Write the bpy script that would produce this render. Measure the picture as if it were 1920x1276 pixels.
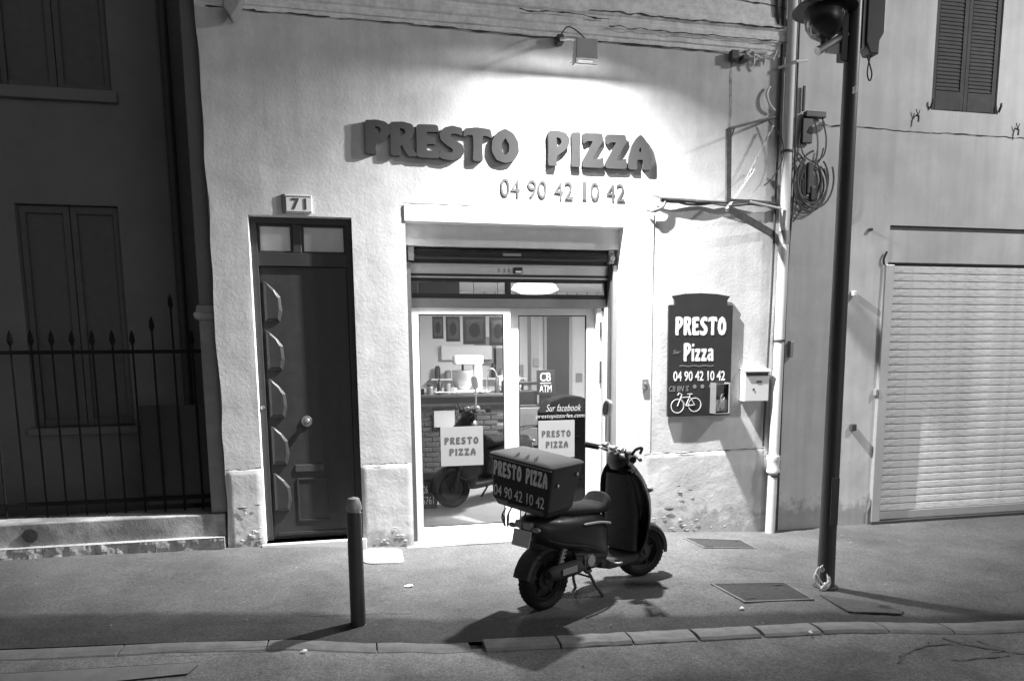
import bpy, bmesh, math, random
from mathutils import Vector, Matrix, noise
random.seed(7)
R = math.radians
S = bpy.context.scene
col = S.collection
for o in list(bpy.data.objects): bpy.data.objects.remove(o)

# ------------------------------------------------------------------ camera
cd = bpy.data.cameras.new('camera'); cam = bpy.data.objects.new('camera', cd); col.objects.link(cam)
yaw, pitch, roll = 0.2109, -0.133, -0.009
fw = Vector((math.sin(yaw)*math.cos(pitch), math.cos(yaw)*math.cos(pitch), math.sin(pitch)))
rt = Vector((math.cos(yaw), -math.sin(yaw), 0)); up = rt.cross(fw)
r2 = rt*math.cos(roll)+up*math.sin(roll); u2 = -rt*math.sin(roll)+up*math.cos(roll)
m = Matrix((r2, u2, -fw)).transposed().to_4x4(); m.translation = Vector((0, -7.2, 1.944)); cam.matrix_world = m
cd.sensor_width = 36; cd.lens = 25.19; cd.shift_x = -0.0033; cd.shift_y = 0.1068; cd.clip_end = 500; cd.clip_start = .05
S.camera = cam
S.view_settings.view_transform = 'Standard'; S.view_settings.look = 'None'
S.view_settings.exposure = 0; S.view_settings.gamma = 1; S.view_settings.use_curve_mapping = False

# ------------------------------------------------------------------ night sky (grey, monochrome place) and faint moon
W = bpy.data.worlds.new('World'); S.world = W; W.use_nodes = True
nt = W.node_tree; nt.nodes.clear()
sky = nt.nodes.new('ShaderNodeTexSky'); sky.sky_type = 'NISHITA'; sky.sun_disc = False
sky.sun_elevation = R(6); sky.sun_rotation = R(150)
bw = nt.nodes.new('ShaderNodeRGBToBW'); bg = nt.nodes.new('ShaderNodeBackground'); bg.inputs[1].default_value = 0.055
ow = nt.nodes.new('ShaderNodeOutputWorld')
nt.links.new(sky.outputs[0], bw.inputs[0]); nt.links.new(bw.outputs[0], bg.inputs[0]); nt.links.new(bg.outputs[0], ow.inputs[0])

def light(name, kind, loc, power, direction=None, **kw):
    l = bpy.data.lights.new(name, kind); l.energy = power
    for k, v in kw.items(): setattr(l, k, v)
    o = bpy.data.objects.new(name, l); col.objects.link(o); o.location = loc
    if direction is not None: o.rotation_euler = Vector(direction).to_track_quat('-Z', 'Y').to_euler()
    return o
def falloff(l, kind, strength=1.0, smooth=0.0):
    l.use_nodes = True; n = l.node_tree
    e = n.nodes.get('Emission') or n.nodes.new('ShaderNodeEmission')
    f = n.nodes.new('ShaderNodeLightFalloff'); f.inputs[0].default_value = strength; f.inputs[1].default_value = smooth
    n.links.new(f.outputs[kind], e.inputs[1])
FLOOD = (2.10, -.55, 4.60)
FLOOD_P = 350; STREET_P = 150
fl = light('floodlight_beam', 'AREA', FLOOD, FLOOD_P, (-.08, .71, -.69), shape='RECTANGLE', size=.19, size_y=.022, spread=R(156))
falloff(fl.data, 'Linear', 1.0, 3.5)
STREET = (8.6, -3.0, 6.6)
sl0 = light('street_lamp_beam', 'SPOT', (STREET[0], STREET[1], STREET[2]-.12), STREET_P, (-2.2, 2.2, -2.2), spot_size=R(150), spot_blend=.9, shadow_soft_size=.22)
falloff(sl0.data, 'Linear')
light('shop_lamp_beam', 'AREA', (2.45, 2.6, 2.70), 190, (0, 0, -1), shape='DISK', size=.5)

# ------------------------------------------------------------------ helpers
def tag(o, label=None, cat=None, group=None, kind=None):
    if label: o['label'] = label
    if cat: o['category'] = cat
    if group: o['group'] = group
    if kind: o['kind'] = kind
    return o
def empty(name, loc=(0,0,0), rz=0, label=None, cat=None, group=None):
    o = bpy.data.objects.new(name, None); col.objects.link(o); o.location = loc; o.rotation_euler.z = rz
    o.empty_display_size = .1
    return tag(o, label, cat, group)
class MB:
    def __init__(s): s.v = []; s.f = []
    def add(s, vs, fs):
        b = len(s.v); s.v += [tuple(v) for v in vs]; s.f += [tuple(i+b for i in f) for f in fs]; return s
    def box(s, x0, x1, y0, y1, z0, z1):
        v = [(x0,y0,z0),(x1,y0,z0),(x1,y1,z0),(x0,y1,z0),(x0,y0,z1),(x1,y0,z1),(x1,y1,z1),(x0,y1,z1)]
        return s.add(v, [(3,2,1,0),(4,5,6,7),(0,1,5,4),(1,2,6,5),(2,3,7,6),(3,0,4,7)])
    def prism(s, poly, y0, y1):           # poly in (x,z), counter-clockwise seen from -y
        n = len(poly)
        v = [(x,y0,z) for x,z in poly]+[(x,y1,z) for x,z in poly]
        return s.add(v, [tuple(range(n)), tuple(range(2*n-1,n-1,-1))]+[(i+n, (i+1)%n+n, (i+1)%n, i) for i in range(n)])
    def tube(s, pts, r, n=8, cap=True):
        pts = [Vector(p) for p in pts]; rs = r if isinstance(r, (list,tuple)) else [r]*len(pts)
        vs = []; prev = None
        for i, p in enumerate(pts):
            t = (pts[min(i+1,len(pts)-1)]-pts[max(i-1,0)]).normalized()
            if prev is None:
                a = t.orthogonal().normalized()
            else:
                a = prev - t*prev.dot(t)
                a = a.normalized() if a.length > 1e-6 else t.orthogonal().normalized()
            prev = a; b = t.cross(a)
            for k in range(n):
                an = 2*math.pi*k/n; vs.append(p+(a*math.cos(an)+b*math.sin(an))*rs[i])
        fs = [(i*n+k, i*n+(k+1)%n, (i+1)*n+(k+1)%n, (i+1)*n+k) for i in range(len(pts)-1) for k in range(n)]
        if cap: fs += [tuple(range(n-1,-1,-1)), tuple((len(pts)-1)*n+k for k in range(n))]
        return s.add(vs, fs)
    def lathe(s, prof, o=(0,0,0), axis='z', n=24, a0=0, a1=2*math.pi, closed=False):
        full = abs(a1-a0-2*math.pi) < 1e-6; m = n if full else n+1
        vs = []
        for k in range(m):
            a = a0+(a1-a0)*k/n; c, si = math.cos(a), math.sin(a)
            for r, h in prof:
                v = {'z': (r*c, r*si, h), 'y': (r*c, h, r*si), 'x': (h, r*c, r*si)}[axis]
                vs.append((v[0]+o[0], v[1]+o[1], v[2]+o[2]))
        P = len(prof); fs = []
        for k in range(n):
            k2 = (k+1) % m
            for j in range(P if closed else P-1):
                j2 = (j+1) % P
                fs.append((k*P+j, k2*P+j, k2*P+j2, k*P+j2))
        return s.add(vs, fs)
    def loft(s, rings, cap=True):
        n = len(rings[0]); vs = [p for r in rings for p in r]
        fs = [(i*n+k, i*n+(k+1)%n, (i+1)*n+(k+1)%n, (i+1)*n+k) for i in range(len(rings)-1) for k in range(n)]
        if cap: fs += [tuple(range(n-1,-1,-1)), tuple((len(rings)-1)*n+k for k in range(n))]
        return s.add(vs, fs)
    def ellipsoid(s, c, r, n=16, mrings=10):
        prof = [(math.sin(math.pi*i/mrings), -math.cos(math.pi*i/mrings)) for i in range(mrings+1)]
        b = len(s.v); s.lathe(prof, n=n)
        for i in range(b, len(s.v)):
            v = s.v[i]; s.v[i] = (c[0]+v[0]*r[0], c[1]+v[1]*r[1], c[2]+v[2]*r[2])
        return s
    def build(s, name, mat, parent=None, loc=None, bevel=0, seg=2, smooth=False, sub=0, fix=True):
        me = bpy.data.meshes.new(name); me.from_pydata(s.v, [], s.f)
        if fix:
            bm = bmesh.new(); bm.from_mesh(me); bmesh.ops.remove_doubles(bm, verts=bm.verts, dist=1e-5)
            bmesh.ops.recalc_face_normals(bm, faces=bm.faces); bm.to_mesh(me); bm.free()
        me.materials.append(mat)
        o = bpy.data.objects.new(name, me); col.objects.link(o)
        if parent: o.parent = parent
        if loc: o.location = loc
        if smooth: me.polygons.foreach_set('use_smooth', [True]*len(me.polygons))
        if bevel:
            b = o.modifiers.new('bevel', 'BEVEL'); b.width = bevel; b.segments = seg; b.limit_method = 'ANGLE'; b.angle_limit = R(40)
        if sub:
            q = o.modifiers.new('sub', 'SUBSURF'); q.levels = sub; q.render_levels = sub
        if smooth and not sub:
            bm = bmesh.new(); bm.from_mesh(me)
            for e in bm.edges:
                if len(e.link_faces) == 2 and e.calc_face_angle(0) > R(38): e.smooth = False
            bm.to_mesh(me); bm.free()
        return o
def spline(pts, k=8):
    pts = [Vector(p) for p in pts]; out = []
    for i in range(len(pts)-1):
        p0 = pts[max(i-1,0)]; p1 = pts[i]; p2 = pts[i+1]; p3 = pts[min(i+2,len(pts)-1)]
        for j in range(k):
            t = j/k
            out.append(.5*((2*p1)+(p2-p0)*t+(2*p0-5*p1+4*p2-p3)*t*t+(3*p1-p0-3*p2+p3)*t**3))
    out.append(pts[-1]); return out

# ------------------------------------------------------------------ materials (all neutral greys: the place is seen in black and white)
def mat(name, g, rough=.7, var=.15, scale=6, bump=0, bscale=60, metal=0, spec=.5, streak=0, extra=None, coat=0):
    M = bpy.data.materials.new(name); M.use_nodes = True; n = M.node_tree; L = n.links
    B = n.nodes['Principled BSDF']; B.inputs['Roughness'].default_value = rough; B.inputs['Metallic'].default_value = metal
    B.inputs['Specular IOR Level'].default_value = spec; B.inputs['Coat Weight'].default_value = coat
    tc = n.nodes.new('ShaderNodeTexCoord')
    nz = n.nodes.new('ShaderNodeTexNoise'); nz.inputs['Scale'].default_value = scale; nz.inputs['Detail'].default_value = 7; nz.inputs['Roughness'].default_value = .62
    L.new(tc.outputs['Object'], nz.inputs['Vector'])
    mr = n.nodes.new('ShaderNodeMapRange'); mr.inputs[1].default_value = .25; mr.inputs[2].default_value = .75
    mr.inputs[3].default_value = g*(1-var); mr.inputs[4].default_value = g*(1+var)
    L.new(nz.outputs[0], mr.inputs[0]); out = mr.outputs[0]
    def mul(a, b):
        q = n.nodes.new('ShaderNodeMath'); q.operation = 'MULTIPLY'; L.new(a, q.inputs[0])
        if isinstance(b, float): q.inputs[1].default_value = b
        else: L.new(b, q.inputs[1])
        return q.outputs[0]
    if streak:
        mp = n.nodes.new('ShaderNodeMapping'); mp.inputs['Scale'].default_value = (9, 9, .7); L.new(tc.outputs['Object'], mp.inputs[0])
        n2 = n.nodes.new('ShaderNodeTexNoise'); n2.inputs['Scale'].default_value = 1; n2.inputs['Detail'].default_value = 5; L.new(mp.outputs[0], n2.inputs['Vector'])
        m2 = n.nodes.new('ShaderNodeMapRange'); m2.inputs[1].default_value = .35; m2.inputs[2].default_value = .6; m2.inputs[3].default_value = 1-streak; m2.inputs[4].default_value = 1
        L.new(n2.outputs[0], m2.inputs[0]); out = mul(out, m2.outputs[0])
    if extra: out = extra(n, L, tc, out, mul)
    L.new(out, B.inputs['Base Color'])
    if bump:
        nb = n.nodes.new('ShaderNodeTexNoise'); nb.inputs['Scale'].default_value = bscale; nb.inputs['Detail'].default_value = 6; nb.inputs['Roughness'].default_value = .65
        L.new(tc.outputs['Object'], nb.inputs['Vector'])
        bp = n.nodes.new('ShaderNodeBump'); bp.inputs['Strength'].default_value = bump; bp.inputs['Distance'].default_value = .01
        L.new(nb.outputs[0], bp.inputs['Height']); L.new(bp.outputs[0], B.inputs['Normal'])
    return M
def rng(n, L, src, a, b, c, d):
    m = n.nodes.new('ShaderNodeMapRange'); m.inputs[1].default_value = a; m.inputs[2].default_value = b; m.inputs[3].default_value = c; m.inputs[4].default_value = d
    L.new(src, m.inputs[0]); return m.outputs[0]
def sepxyz(n, L, tc):
    s = n.nodes.new('ShaderNodeSeparateXYZ'); L.new(tc.outputs['Object'], s.inputs[0]); return s
def noisetex(n, L, tc, scale, detail=6, sc=None):
    z = n.nodes.new('ShaderNodeTexNoise'); z.inputs['Scale'].default_value = scale; z.inputs['Detail'].default_value = detail; z.inputs['Roughness'].default_value = .65
    if sc:
        mp = n.nodes.new('ShaderNodeMapping'); mp.inputs['Scale'].default_value = sc; L.new(tc.outputs['Object'], mp.inputs[0]); L.new(mp.outputs[0], z.inputs['Vector'])
    else: L.new(tc.outputs['Object'], z.inputs['Vector'])
    return z.outputs[0]
def madd(n, L, a, b, op='ADD'):
    q = n.nodes.new('ShaderNodeMath'); q.operation = op; L.new(a, q.inputs[0])
    if isinstance(b, (int,float)): q.inputs[1].default_value = b
    else: L.new(b, q.inputs[1])
    return q.outputs[0]
def wall_extra(n, L, tc, out, mul):
    s = sepxyz(n, L, tc)
    # grime: splashed foot of the wall, flaked patches with a shape of their own
    foot = rng(n, L, s.outputs[2], .0, .45, .42, .0)
    fl = madd(n, L, noisetex(n, L, tc, 7), foot)
    out = mul(out, rng(n, L, fl, .68, .84, 1, .62))
    fine = noisetex(n, L, tc, 26)
    out = mul(out, rng(n, L, fine, .66, .76, 1, .82))
    big = noisetex(n, L, tc, 1.1, 4)
    return mul(out, rng(n, L, big, .35, .65, .86, 1.05))
def ledge_extra(n, L, tc, out, mul):
    a = noisetex(n, L, tc, 1, 7, (3.0, 3, 16)); out = mul(out, rng(n, L, a, .36, .50, .86, 1))
    return mul(out, rng(n, L, noisetex(n, L, tc, 14), .40, .6, .85, 1.03))
def pave_extra(n, L, tc, out, mul):
    s = sepxyz(n, L, tc)
    k = madd(n, L, s.outputs[1], mul(s.outputs[0], .155))              # distance from the kerb line
    k = madd(n, L, k, mul(noisetex(n, L, tc, 3.2), .22))
    out = mul(out, rng(n, L, k, -1.96, -1.86, .50, 1.0))               # dark resurfaced strip along the kerb
    out = mul(out, rng(n, L, noisetex(n, L, tc, 130, 2), .3, .7, .72, 1.25))
    out = mul(out, rng(n, L, noisetex(n, L, tc, 48, 3), .32, .68, .74, 1.26))
    out = mul(out, rng(n, L, noisetex(n, L, tc, 12, 5), .60, .68, 1.0, .80))
    out = mul(out, rng(n, L, noisetex(n, L, tc, .9, 5), .35, .65, .72, 1.12))
    spots = noisetex(n, L, tc, 9, 2)
    return mul(out, rng(n, L, spots, .70, .73, 1, 1.5))
def road_extra(n, L, tc, out, mul):
    out = mul(out, rng(n, L, noisetex(n, L, tc, 110, 2), .3, .7, .65, 1.3))
    out = mul(out, rng(n, L, noisetex(n, L, tc, 42, 3), .32, .68, .72, 1.3))
    out = mul(out, rng(n, L, noisetex(n, L, tc, 1.6, 6), .35, .65, .7, 1.2))
    return mul(out, rng(n, L, noisetex(n, L, tc, 60, 1), .74, .78, 1, 2.0))
def shutter_extra(n, L, tc, out, mul):
    out = mul(out, rng(n, L, noisetex(n, L, tc, 1, 6, (2.5, 2.5, 9)), .36, .55, .80, 1.0))
    return mul(out, rng(n, L, noisetex(n, L, tc, 1, 6, (9, 9, 80)), .36, .46, .62, 1))
M_wall = mat('plaster', .64, .92, .10, 2.2, .32, 30, streak=.08, extra=wall_extra)
M_wall_r = mat('plaster_right', .62, .92, .08, 2.0, .22, 60, streak=.10, extra=wall_extra)
M_smooth = mat('smooth_render', .72, .85, .06, 3, .18, 40)
M_ledge = mat('ledge_plaster', .80, .92, .12, 3, .4, 50, extra=ledge_extra)
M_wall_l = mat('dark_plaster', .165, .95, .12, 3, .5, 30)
M_dark = mat('dark_paint', .10, .5, .2, 8, .1, 60)
M_pilaster = mat('pilaster_stone', .24, .9, .2, 5, .4, 30)
M_shutterwood = mat('shutter_paint', .10, .95, .15, 9, .15, 40, spec=.1)
M_iron = mat('dark_iron', .05, .55, .25, 12, .25, 80)
M_rust = mat('rusty_iron', .13, .8, .4, 14, .4, 80)
M_pave = mat('pavement_asphalt', .125, .97, .12, 5, .6, 120, spec=.1, extra=pave_extra)
M_road = mat('road_asphalt', .19, .95, .15, 4, .8, 110, extra=road_extra)
M_kerb = mat('kerb_stone', .21, .95, .25, 9, .6, 45, spec=.15)
M_kerbd = mat('kerb_stone_worn', .15, .9, .3, 9, .6, 45)
M_gap = mat('joint_dirt', .05, 1, .2, 20)
M_stone = mat('rough_stone', .40, .95, .25, 14, .8, 26)
M_concrete = mat('concrete', .38, .9, .25, 5, .4, 50, extra=lambda n,L,tc,out,mul: mul(out, rng(n,L,noisetex(n,L,tc,2.2,5),.4,.6,.5,1.1)))
M_doorwood = mat('varnished_wood', .035, .42, .2, 10, .12, 40, streak=.12)
M_pane_white = mat('frosted_pane', .62, .4, .10, 9)
M_alu = mat('aluminium', .55, .38, .06, 12, metal=.55)
M_alud = mat('aluminium_dull', .30, .45, .10, 10, metal=.4)
M_white = mat('white_lacquer', .74, .42, .04, 6)
M_black = mat('black_lacquer', .02, .42, .2, 8)
M_rubber = mat('rubber', .022, .9, .2, 20, .3, 90, spec=.2)
M_scoot = mat('scooter_paint', .018, .38, .25, 6, spec=.35, coat=.1)
M_scootm = mat('scooter_plastic', .045, .7, .2, 20, .3, 120, spec=.2)
M_chrome = mat('chrome', .62, .22, .08, 10, metal=.9)
M_sticker = mat('grey_vinyl', .26, .6, .04, 6)
M_ink = mat('ink', .06, .7, .1, 8)
M_letter = mat('sign_letter_paint', .055, .95, .10, 8, .1, 50)
M_letter_s = mat('sign_letter_side', .04, .6, .10, 8)
M_digit = mat('digit_paint', .085, .6, .1, 8)
M_chalk = mat('white_print', .80, .8, .05, 12)
M_webink = mat('web_print', .45, .8, .05, 12)
M_chalkfaint = mat('faded_print', .22, .8, .3, 12)
M_boxprint = mat('box_print', .72, .6, .25, 12)
M_cable = mat('cable', .06, .6, .1, 12)
M_cablew = mat('white_cable', .66, .6, .1, 12)
M_pipe = mat('pipe_paint', .70, .5, .08, 4, .1, 30, streak=.15)
M_post = mat('post_paint', .05, .45, .12, 5, .1, 60)
M_galv = mat('galvanised', .36, .45, .2, 10, metal=.4)
M_roomwall = mat('room_wall', .78, .8, .03, 3)
M_roomgrey = mat('room_wall_grey', .42, .8, .06, 3)
M_tile = mat('floor_tile', .42, .35, .12, 3)
M_brick = mat('brick', .15, .9, .35, 7, .5, 40)
M_mortar = mat('mortar', .42, .95, .1, 9)
M_paper = mat('paper', .8, .8, .05, 9)
M_shutslat = mat('slat_paint', .86, .5, .08, 6, extra=shutter_extra)
M_plate = mat('iron_cover', .045, .8, .3, 25, .6, 60, spec=.2)
M_platew = mat('pale_cover', .26, .6, .08, 12, .2, 60)
def emis(name, s):
    M = bpy.data.materials.new(name); M.use_nodes = True; n = M.node_tree; b = n.nodes['Principled BSDF']
    b.inputs['Emission Color'].default_value = (1,1,1,1); b.inputs['Emission Strength'].default_value = s; b.inputs['Base Color'].default_value = (.8,.8,.8,1); return M
M_glow = emis('lit_shade', 3.0); M_glass_lit = emis('lamp_glass', 5.0)
def glassmat(name, refl=1.0, tint=.93):
    M = bpy.data.materials.new(name); M.use_nodes = True; n = M.node_tree; n.nodes.clear()
    o = n.nodes.new('ShaderNodeOutputMaterial'); mx = n.nodes.new('ShaderNodeMixShader'); t = n.nodes.new('ShaderNodeBsdfTransparent'); g = n.nodes.new('ShaderNodeBsdfGlossy')
    t.inputs[0].default_value = (tint,tint,tint,1); g.inputs['Roughness'].default_value = .02; g.inputs[0].default_value = (refl,refl,refl,1)
    f = n.nodes.new('ShaderNodeFresnel'); f.inputs[0].default_value = 1.5
    n.links.new(f.outputs[0], mx.inputs[0]); n.links.new(t.outputs[0], mx.inputs[1]); n.links.new(g.outputs[0], mx.inputs[2]); n.links.new(mx.outputs[0], o.inputs[0]); return M
M_glass = glassmat('glass')

# ------------------------------------------------------------------ lettering
def from_curve(cu, name):
    ob = bpy.data.objects.new(name, cu); col.objects.link(ob)
    dg = bpy.context.evaluated_depsgraph_get(); me = bpy.data.meshes.new_from_object(ob.evaluated_get(dg))
    bpy.data.objects.remove(ob); return me
def stand(me, x, z, w, h, depth):     # lay a mesh drawn in xy upright in xz, lower left at (x,z), its back on y=0, front at -depth
    vs = me.vertices; xs = [v.co.x for v in vs]; ys = [v.co.y for v in vs]; zs = [v.co.z for v in vs]
    x0, x1, y0, y1, z0, z1 = min(xs), max(xs), min(ys), max(ys), min(zs), max(zs)
    for v in vs:
        a = x+(v.co.x-x0)/(x1-x0)*w; b = z+(v.co.y-y0)/(y1-y0)*h; c = -depth*(v.co.z-z0)/max(z1-z0,1e-6)
        v.co = (a, c, b)
def font_mesh(s, bold=0.0, shear=0.0, spacing=1.0):
    cu = bpy.data.curves.new('text', 'FONT'); cu.body = s; cu.size = 1; cu.extrude = .05; cu.offset = bold; cu.shear = shear; cu.space_character = spacing; cu.resolution_u = 4
    return from_curve(cu, 'text')
def text(name, s, x, z, w, h, depth, mt, parent, y=0, bold=.015, shear=0, spacing=1.0):
    me = font_mesh(s, bold, shear, spacing); stand(me, x, z, w, h, depth); me.materials.clear(); me.materials.append(mt)
    o = bpy.data.objects.new(name, me); col.objects.link(o); o.parent = parent; o.location.y = y; return o
G = {
 'P': (.64, [(0,0),(.01,.55),(0,1.0),(.30,1.03),(.52,.98),(.64,.82),(.62,.62),(.47,.44),(.27,.30),(.25,.16),(.27,.0)], [(.25,.84),(.37,.80),(.40,.68),(.27,.55)]),
 'R': (.68, [(0,0),(.01,.55),(0,1.0),(.34,1.03),(.57,.97),(.63,.80),(.58,.60),(.48,.48),(.58,.22),(.70,.02),(.46,-.01),(.36,.16),(.30,.32),(.26,.32),(.26,0)], [(.25,.84),(.37,.80),(.39,.68),(.26,.58)]),
 'E': (.60, [(0,0),(.01,.5),(0,1.0),(.56,1.02),(.60,.80),(.42,.79),(.28,.79),(.27,.63),(.50,.64),(.51,.42),(.27,.42),(.27,.23),(.45,.22),(.61,.27),(.60,0)], None),
 'S': (.66, [(.03,.02),(.0,.27),(.20,.21),(.34,.22),(.37,.31),(.20,.44),(.05,.58),(.02,.78),(.14,.96),(.36,1.04),(.62,.98),(.62,.74),(.46,.80),(.33,.79),(.31,.70),(.44,.60),(.62,.47),(.67,.28),(.58,.08),(.34,-.03)], None),
 'T': (.76, [(.0,.72),(.03,.98),(.36,1.04),(.72,1.0),(.76,.72),(.60,.79),(.51,.78),(.49,.40),(.51,.0),(.24,.0),(.26,.42),(.25,.79),(.14,.79)], None),
 'O': (.74, [(.37,-.02),(.14,.06),(.01,.34),(.03,.66),(.16,.92),(.37,1.05),(.58,.92),(.71,.66),(.73,.34),(.60,.06)], [(.37,.22),(.28,.34),(.27,.56),(.37,.76),(.47,.56),(.46,.34)]),
 'I': (.28, [(0,0),(.02,.5),(.0,1.0),(.27,1.02),(.25,.5),(.27,0)], None),
 'Z': (.66, [(0,0),(.02,.20),(.17,.46),(.33,.78),(.16,.77),(.03,.68),(.0,1.0),(.60,1.02),(.64,.82),(.46,.52),(.31,.24),(.50,.26),(.64,.33),(.66,0)], None),
 'A': (.72, [(0,0),(.02,.40),(.12,.74),(.25,.95),(.36,1.05),(.48,.95),(.62,.74),(.71,.40),(.72,0),(.45,0),(.46,.20),(.44,.30),(.28,.30),(.26,.20),(.27,0)], [(.36,.50),(.31,.58),(.36,.68),(.41,.58)]),
 'z': (.50, [(0,0),(.02,.14),(.24,.52),(.03,.50),(.02,.70),(.47,.70),(.48,.56),(.27,.19),(.48,.21),(.50,0)], None),
 'i': (.22, [(0,0),(.01,.4),(0,.70),(.20,.70),(.19,.4),(.20,0)], [(.02,.82),(.02,.98),(.19,.98),(.19,.82)]),
 'a': (.54, [(.02,.10),(.01,.28),(.12,.42),(.30,.45),(.31,.55),(.06,.50),(.06,.66),(.30,.73),(.50,.64),(.51,.30),(.53,0),(.34,0),(.32,.05),(.16,-.02)], [(.31,.17),(.21,.15),(.19,.25),(.31,.31)]),
}
def rounded(pts, k=.18):
    n = len(pts); out = []
    for i in range(n):
        p = Vector(pts[i]); a = Vector(pts[i-1]); b = Vector(pts[(i+1) % n])
        out += [p+(a-p)*k, p+(a-p)*k*.3+(b-p)*k*.3, p+(b-p)*k]
    return out
def glyph_mesh(ch, extrude=.1, bev=0):
    cu = bpy.data.curves.new('glyph', 'CURVE'); cu.dimensions = '2D'; cu.fill_mode = 'BOTH'; cu.extrude = extrude; cu.bevel_depth = bev; cu.bevel_resolution = 1
    w, outer, hole = G[ch]
    for pl in [outer]+([hole] if hole else []):
        q = rounded(pl); sp = cu.splines.new('POLY'); sp.points.add(len(q)-1)
        for p, c in zip(sp.points, q): p.co = (c.x, c.y, 0, 1)
        sp.use_cyclic_u = True
    return from_curve(cu, 'glyph')
def word(s, x, z, w, h, depth, mt, parent, y=0, name='lettering', gap=.07, single=True, bev=0, dz=None):
    tot = sum((G[c][0] if c != ' ' else .5)+gap for c in s)-gap; k = w/tot; cx = x; objs = []; bm = bmesh.new()
    for i, c in enumerate(s):
        if c == ' ': cx += (.5+gap)*k; continue
        me = glyph_mesh(c, bev=bev); hz = max(v.co.y for v in me.vertices)-min(v.co.y for v in me.vertices); z0 = min(v.co.y for v in me.vertices)
        stand(me, cx, z+z0*h+(dz[i] if dz else 0), G[c][0]*k, hz*h, depth); cx += (G[c][0]+gap)*k
        if single: bm.from_mesh(me)
        else:
            me.materials.clear(); me.materials.append(mt); o = bpy.data.objects.new('letter', me); col.objects.link(o); o.parent = parent; o.location.y = y; objs.append(o)
    if single:
        me = bpy.data.meshes.new(name); bm.to_mesh(me); me.materials.append(mt); o = bpy.data.objects.new(name, me); col.objects.link(o); o.parent = parent; o.location.y = y; objs.append(o)
    bm.free(); return objs

# ------------------------------------------------------------------ ground
GC = [(-9,.14),(-3.3,.13),(-1.3,.11),(-.6,.09),(.1,.03),(.5,0),(3.1,-.01),(4.5,-.08),(6,-.08),(16,-.08)]
def g(x):
    if x <= GC[0][0]: return GC[0][1]
    for (a,za),(b,zb) in zip(GC, GC[1:]):
        if x <= b:
            t = (x-a)/(b-a); t = t*t*(3-2*t); return za+(zb-za)*t
    return GC[-1][1]
def yk(x): return -2.47-.095*x            # inner edge of the kerb
def grid(name, xs, ys, zf, mt, label=None):
    mb = MB(); nx, ny = len(xs), len(ys)
    mb.v = [(x, (y(x) if callable(y) else y), 0) for y in ys for x in xs]
    mb.v = [(a, b, zf(a, b)) for a, b, c in mb.v]
    mb.f = [(j*nx+i, j*nx+i+1, (j+1)*nx+i+1, (j+1)*nx+i) for j in range(ny-1) for i in range(nx-1)]
    o = mb.build(name, mt, fix=False, smooth=True); o['kind'] = 'structure'
    if label: o['label'] = label
    return o
xs = [-9+.06*i for i in range(int(25/.06)+1)]
pav_rows = [(lambda x, t=t: yk(x)+(.04-yk(x))*t) for t in [i/44 for i in range(45)]]
grid('pavement', xs, pav_rows, lambda x, y: g(x)+.006*noise.noise(Vector((x*1.3, y*1.3, 0)))+.003*noise.noise(Vector((x*6, y*6, 3)))-.012*max(0,min(1,(y+2.1)/-.4)), M_pave)
road_rows = [(lambda x, t=t: -16+(yk(x)-.10+16)*t**.6) for t in [i/60 for i in range(61)]]
grid('road', [-12+.12*i for i in range(260)], road_rows, lambda x, y: g(x)-.024+.006*noise.noise(Vector((x*.9, y*.9, 7)))+.003*noise.noise(Vector((x*5, y*5, 1))), M_road)
# kerb: one stone after another, chipped and not quite in line
kerb = empty('kerb', (0,0,0)); kerb['kind'] = 'structure'
def kerbstone(x0, x1, drop, mt, tilt=0):
    n = 9; rings = []
    for i in range(n):
        x = x0+(x1-x0)*i/(n-1); a = yk(x)+.001; b = a-.165+.012*noise.noise(Vector((x*5,0,9))); z = g(x)-drop; e = .006*noise.noise(Vector((x*9,2,1)))
        rings.append([(x,a,z-.12),(x,a,z+e),(x,(a+b)/2,z+.004+tilt*.3),(x,b+.02,z-.004+e+tilt),(x,b,z-.02+e),(x,b-.01,z-.12)])
    return MB().loft(rings).build('kerb_stone', mt, kerb, bevel=.004)
x = .745
for L_, tl, gp in [(.51,0,.012),(.50,.004,.012),(.46,-.003,.012),(.47,.002,.03),(.44,0,.03),(.50,.003,.01),(.5,0,.01),(1.0,0,.01),(1.0,0,.01),(1.0,0,.01),(1.0,0,.01),(1.,0,.01),(1.,0,.01)]:
    kerbstone(x+gp/2, x+L_-gp/2, -.004, M_kerb, tl); x += L_
x = .66
for L_ in [.62,.7,.9,.9,.9,.9,.9,.9,.9,.9]:
    kerbstone(x-L_+.004, x-.004, .012, M_kerbd); x -= L_
mbk = MB()
for i in range(160):
    xa = -9+i*.16; xb = xa+.16
    mbk.add([(xa,yk(xa)-.002,g(xa)-.035),(xb,yk(xb)-.002,g(xb)-.035),(xb,yk(xb)-.18,g(xb)-.035),(xa,yk(xa)-.18,g(xa)-.035)],[(0,1,2,3)])
mbk.build('kerb_bed', M_gap, kerb)
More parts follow.
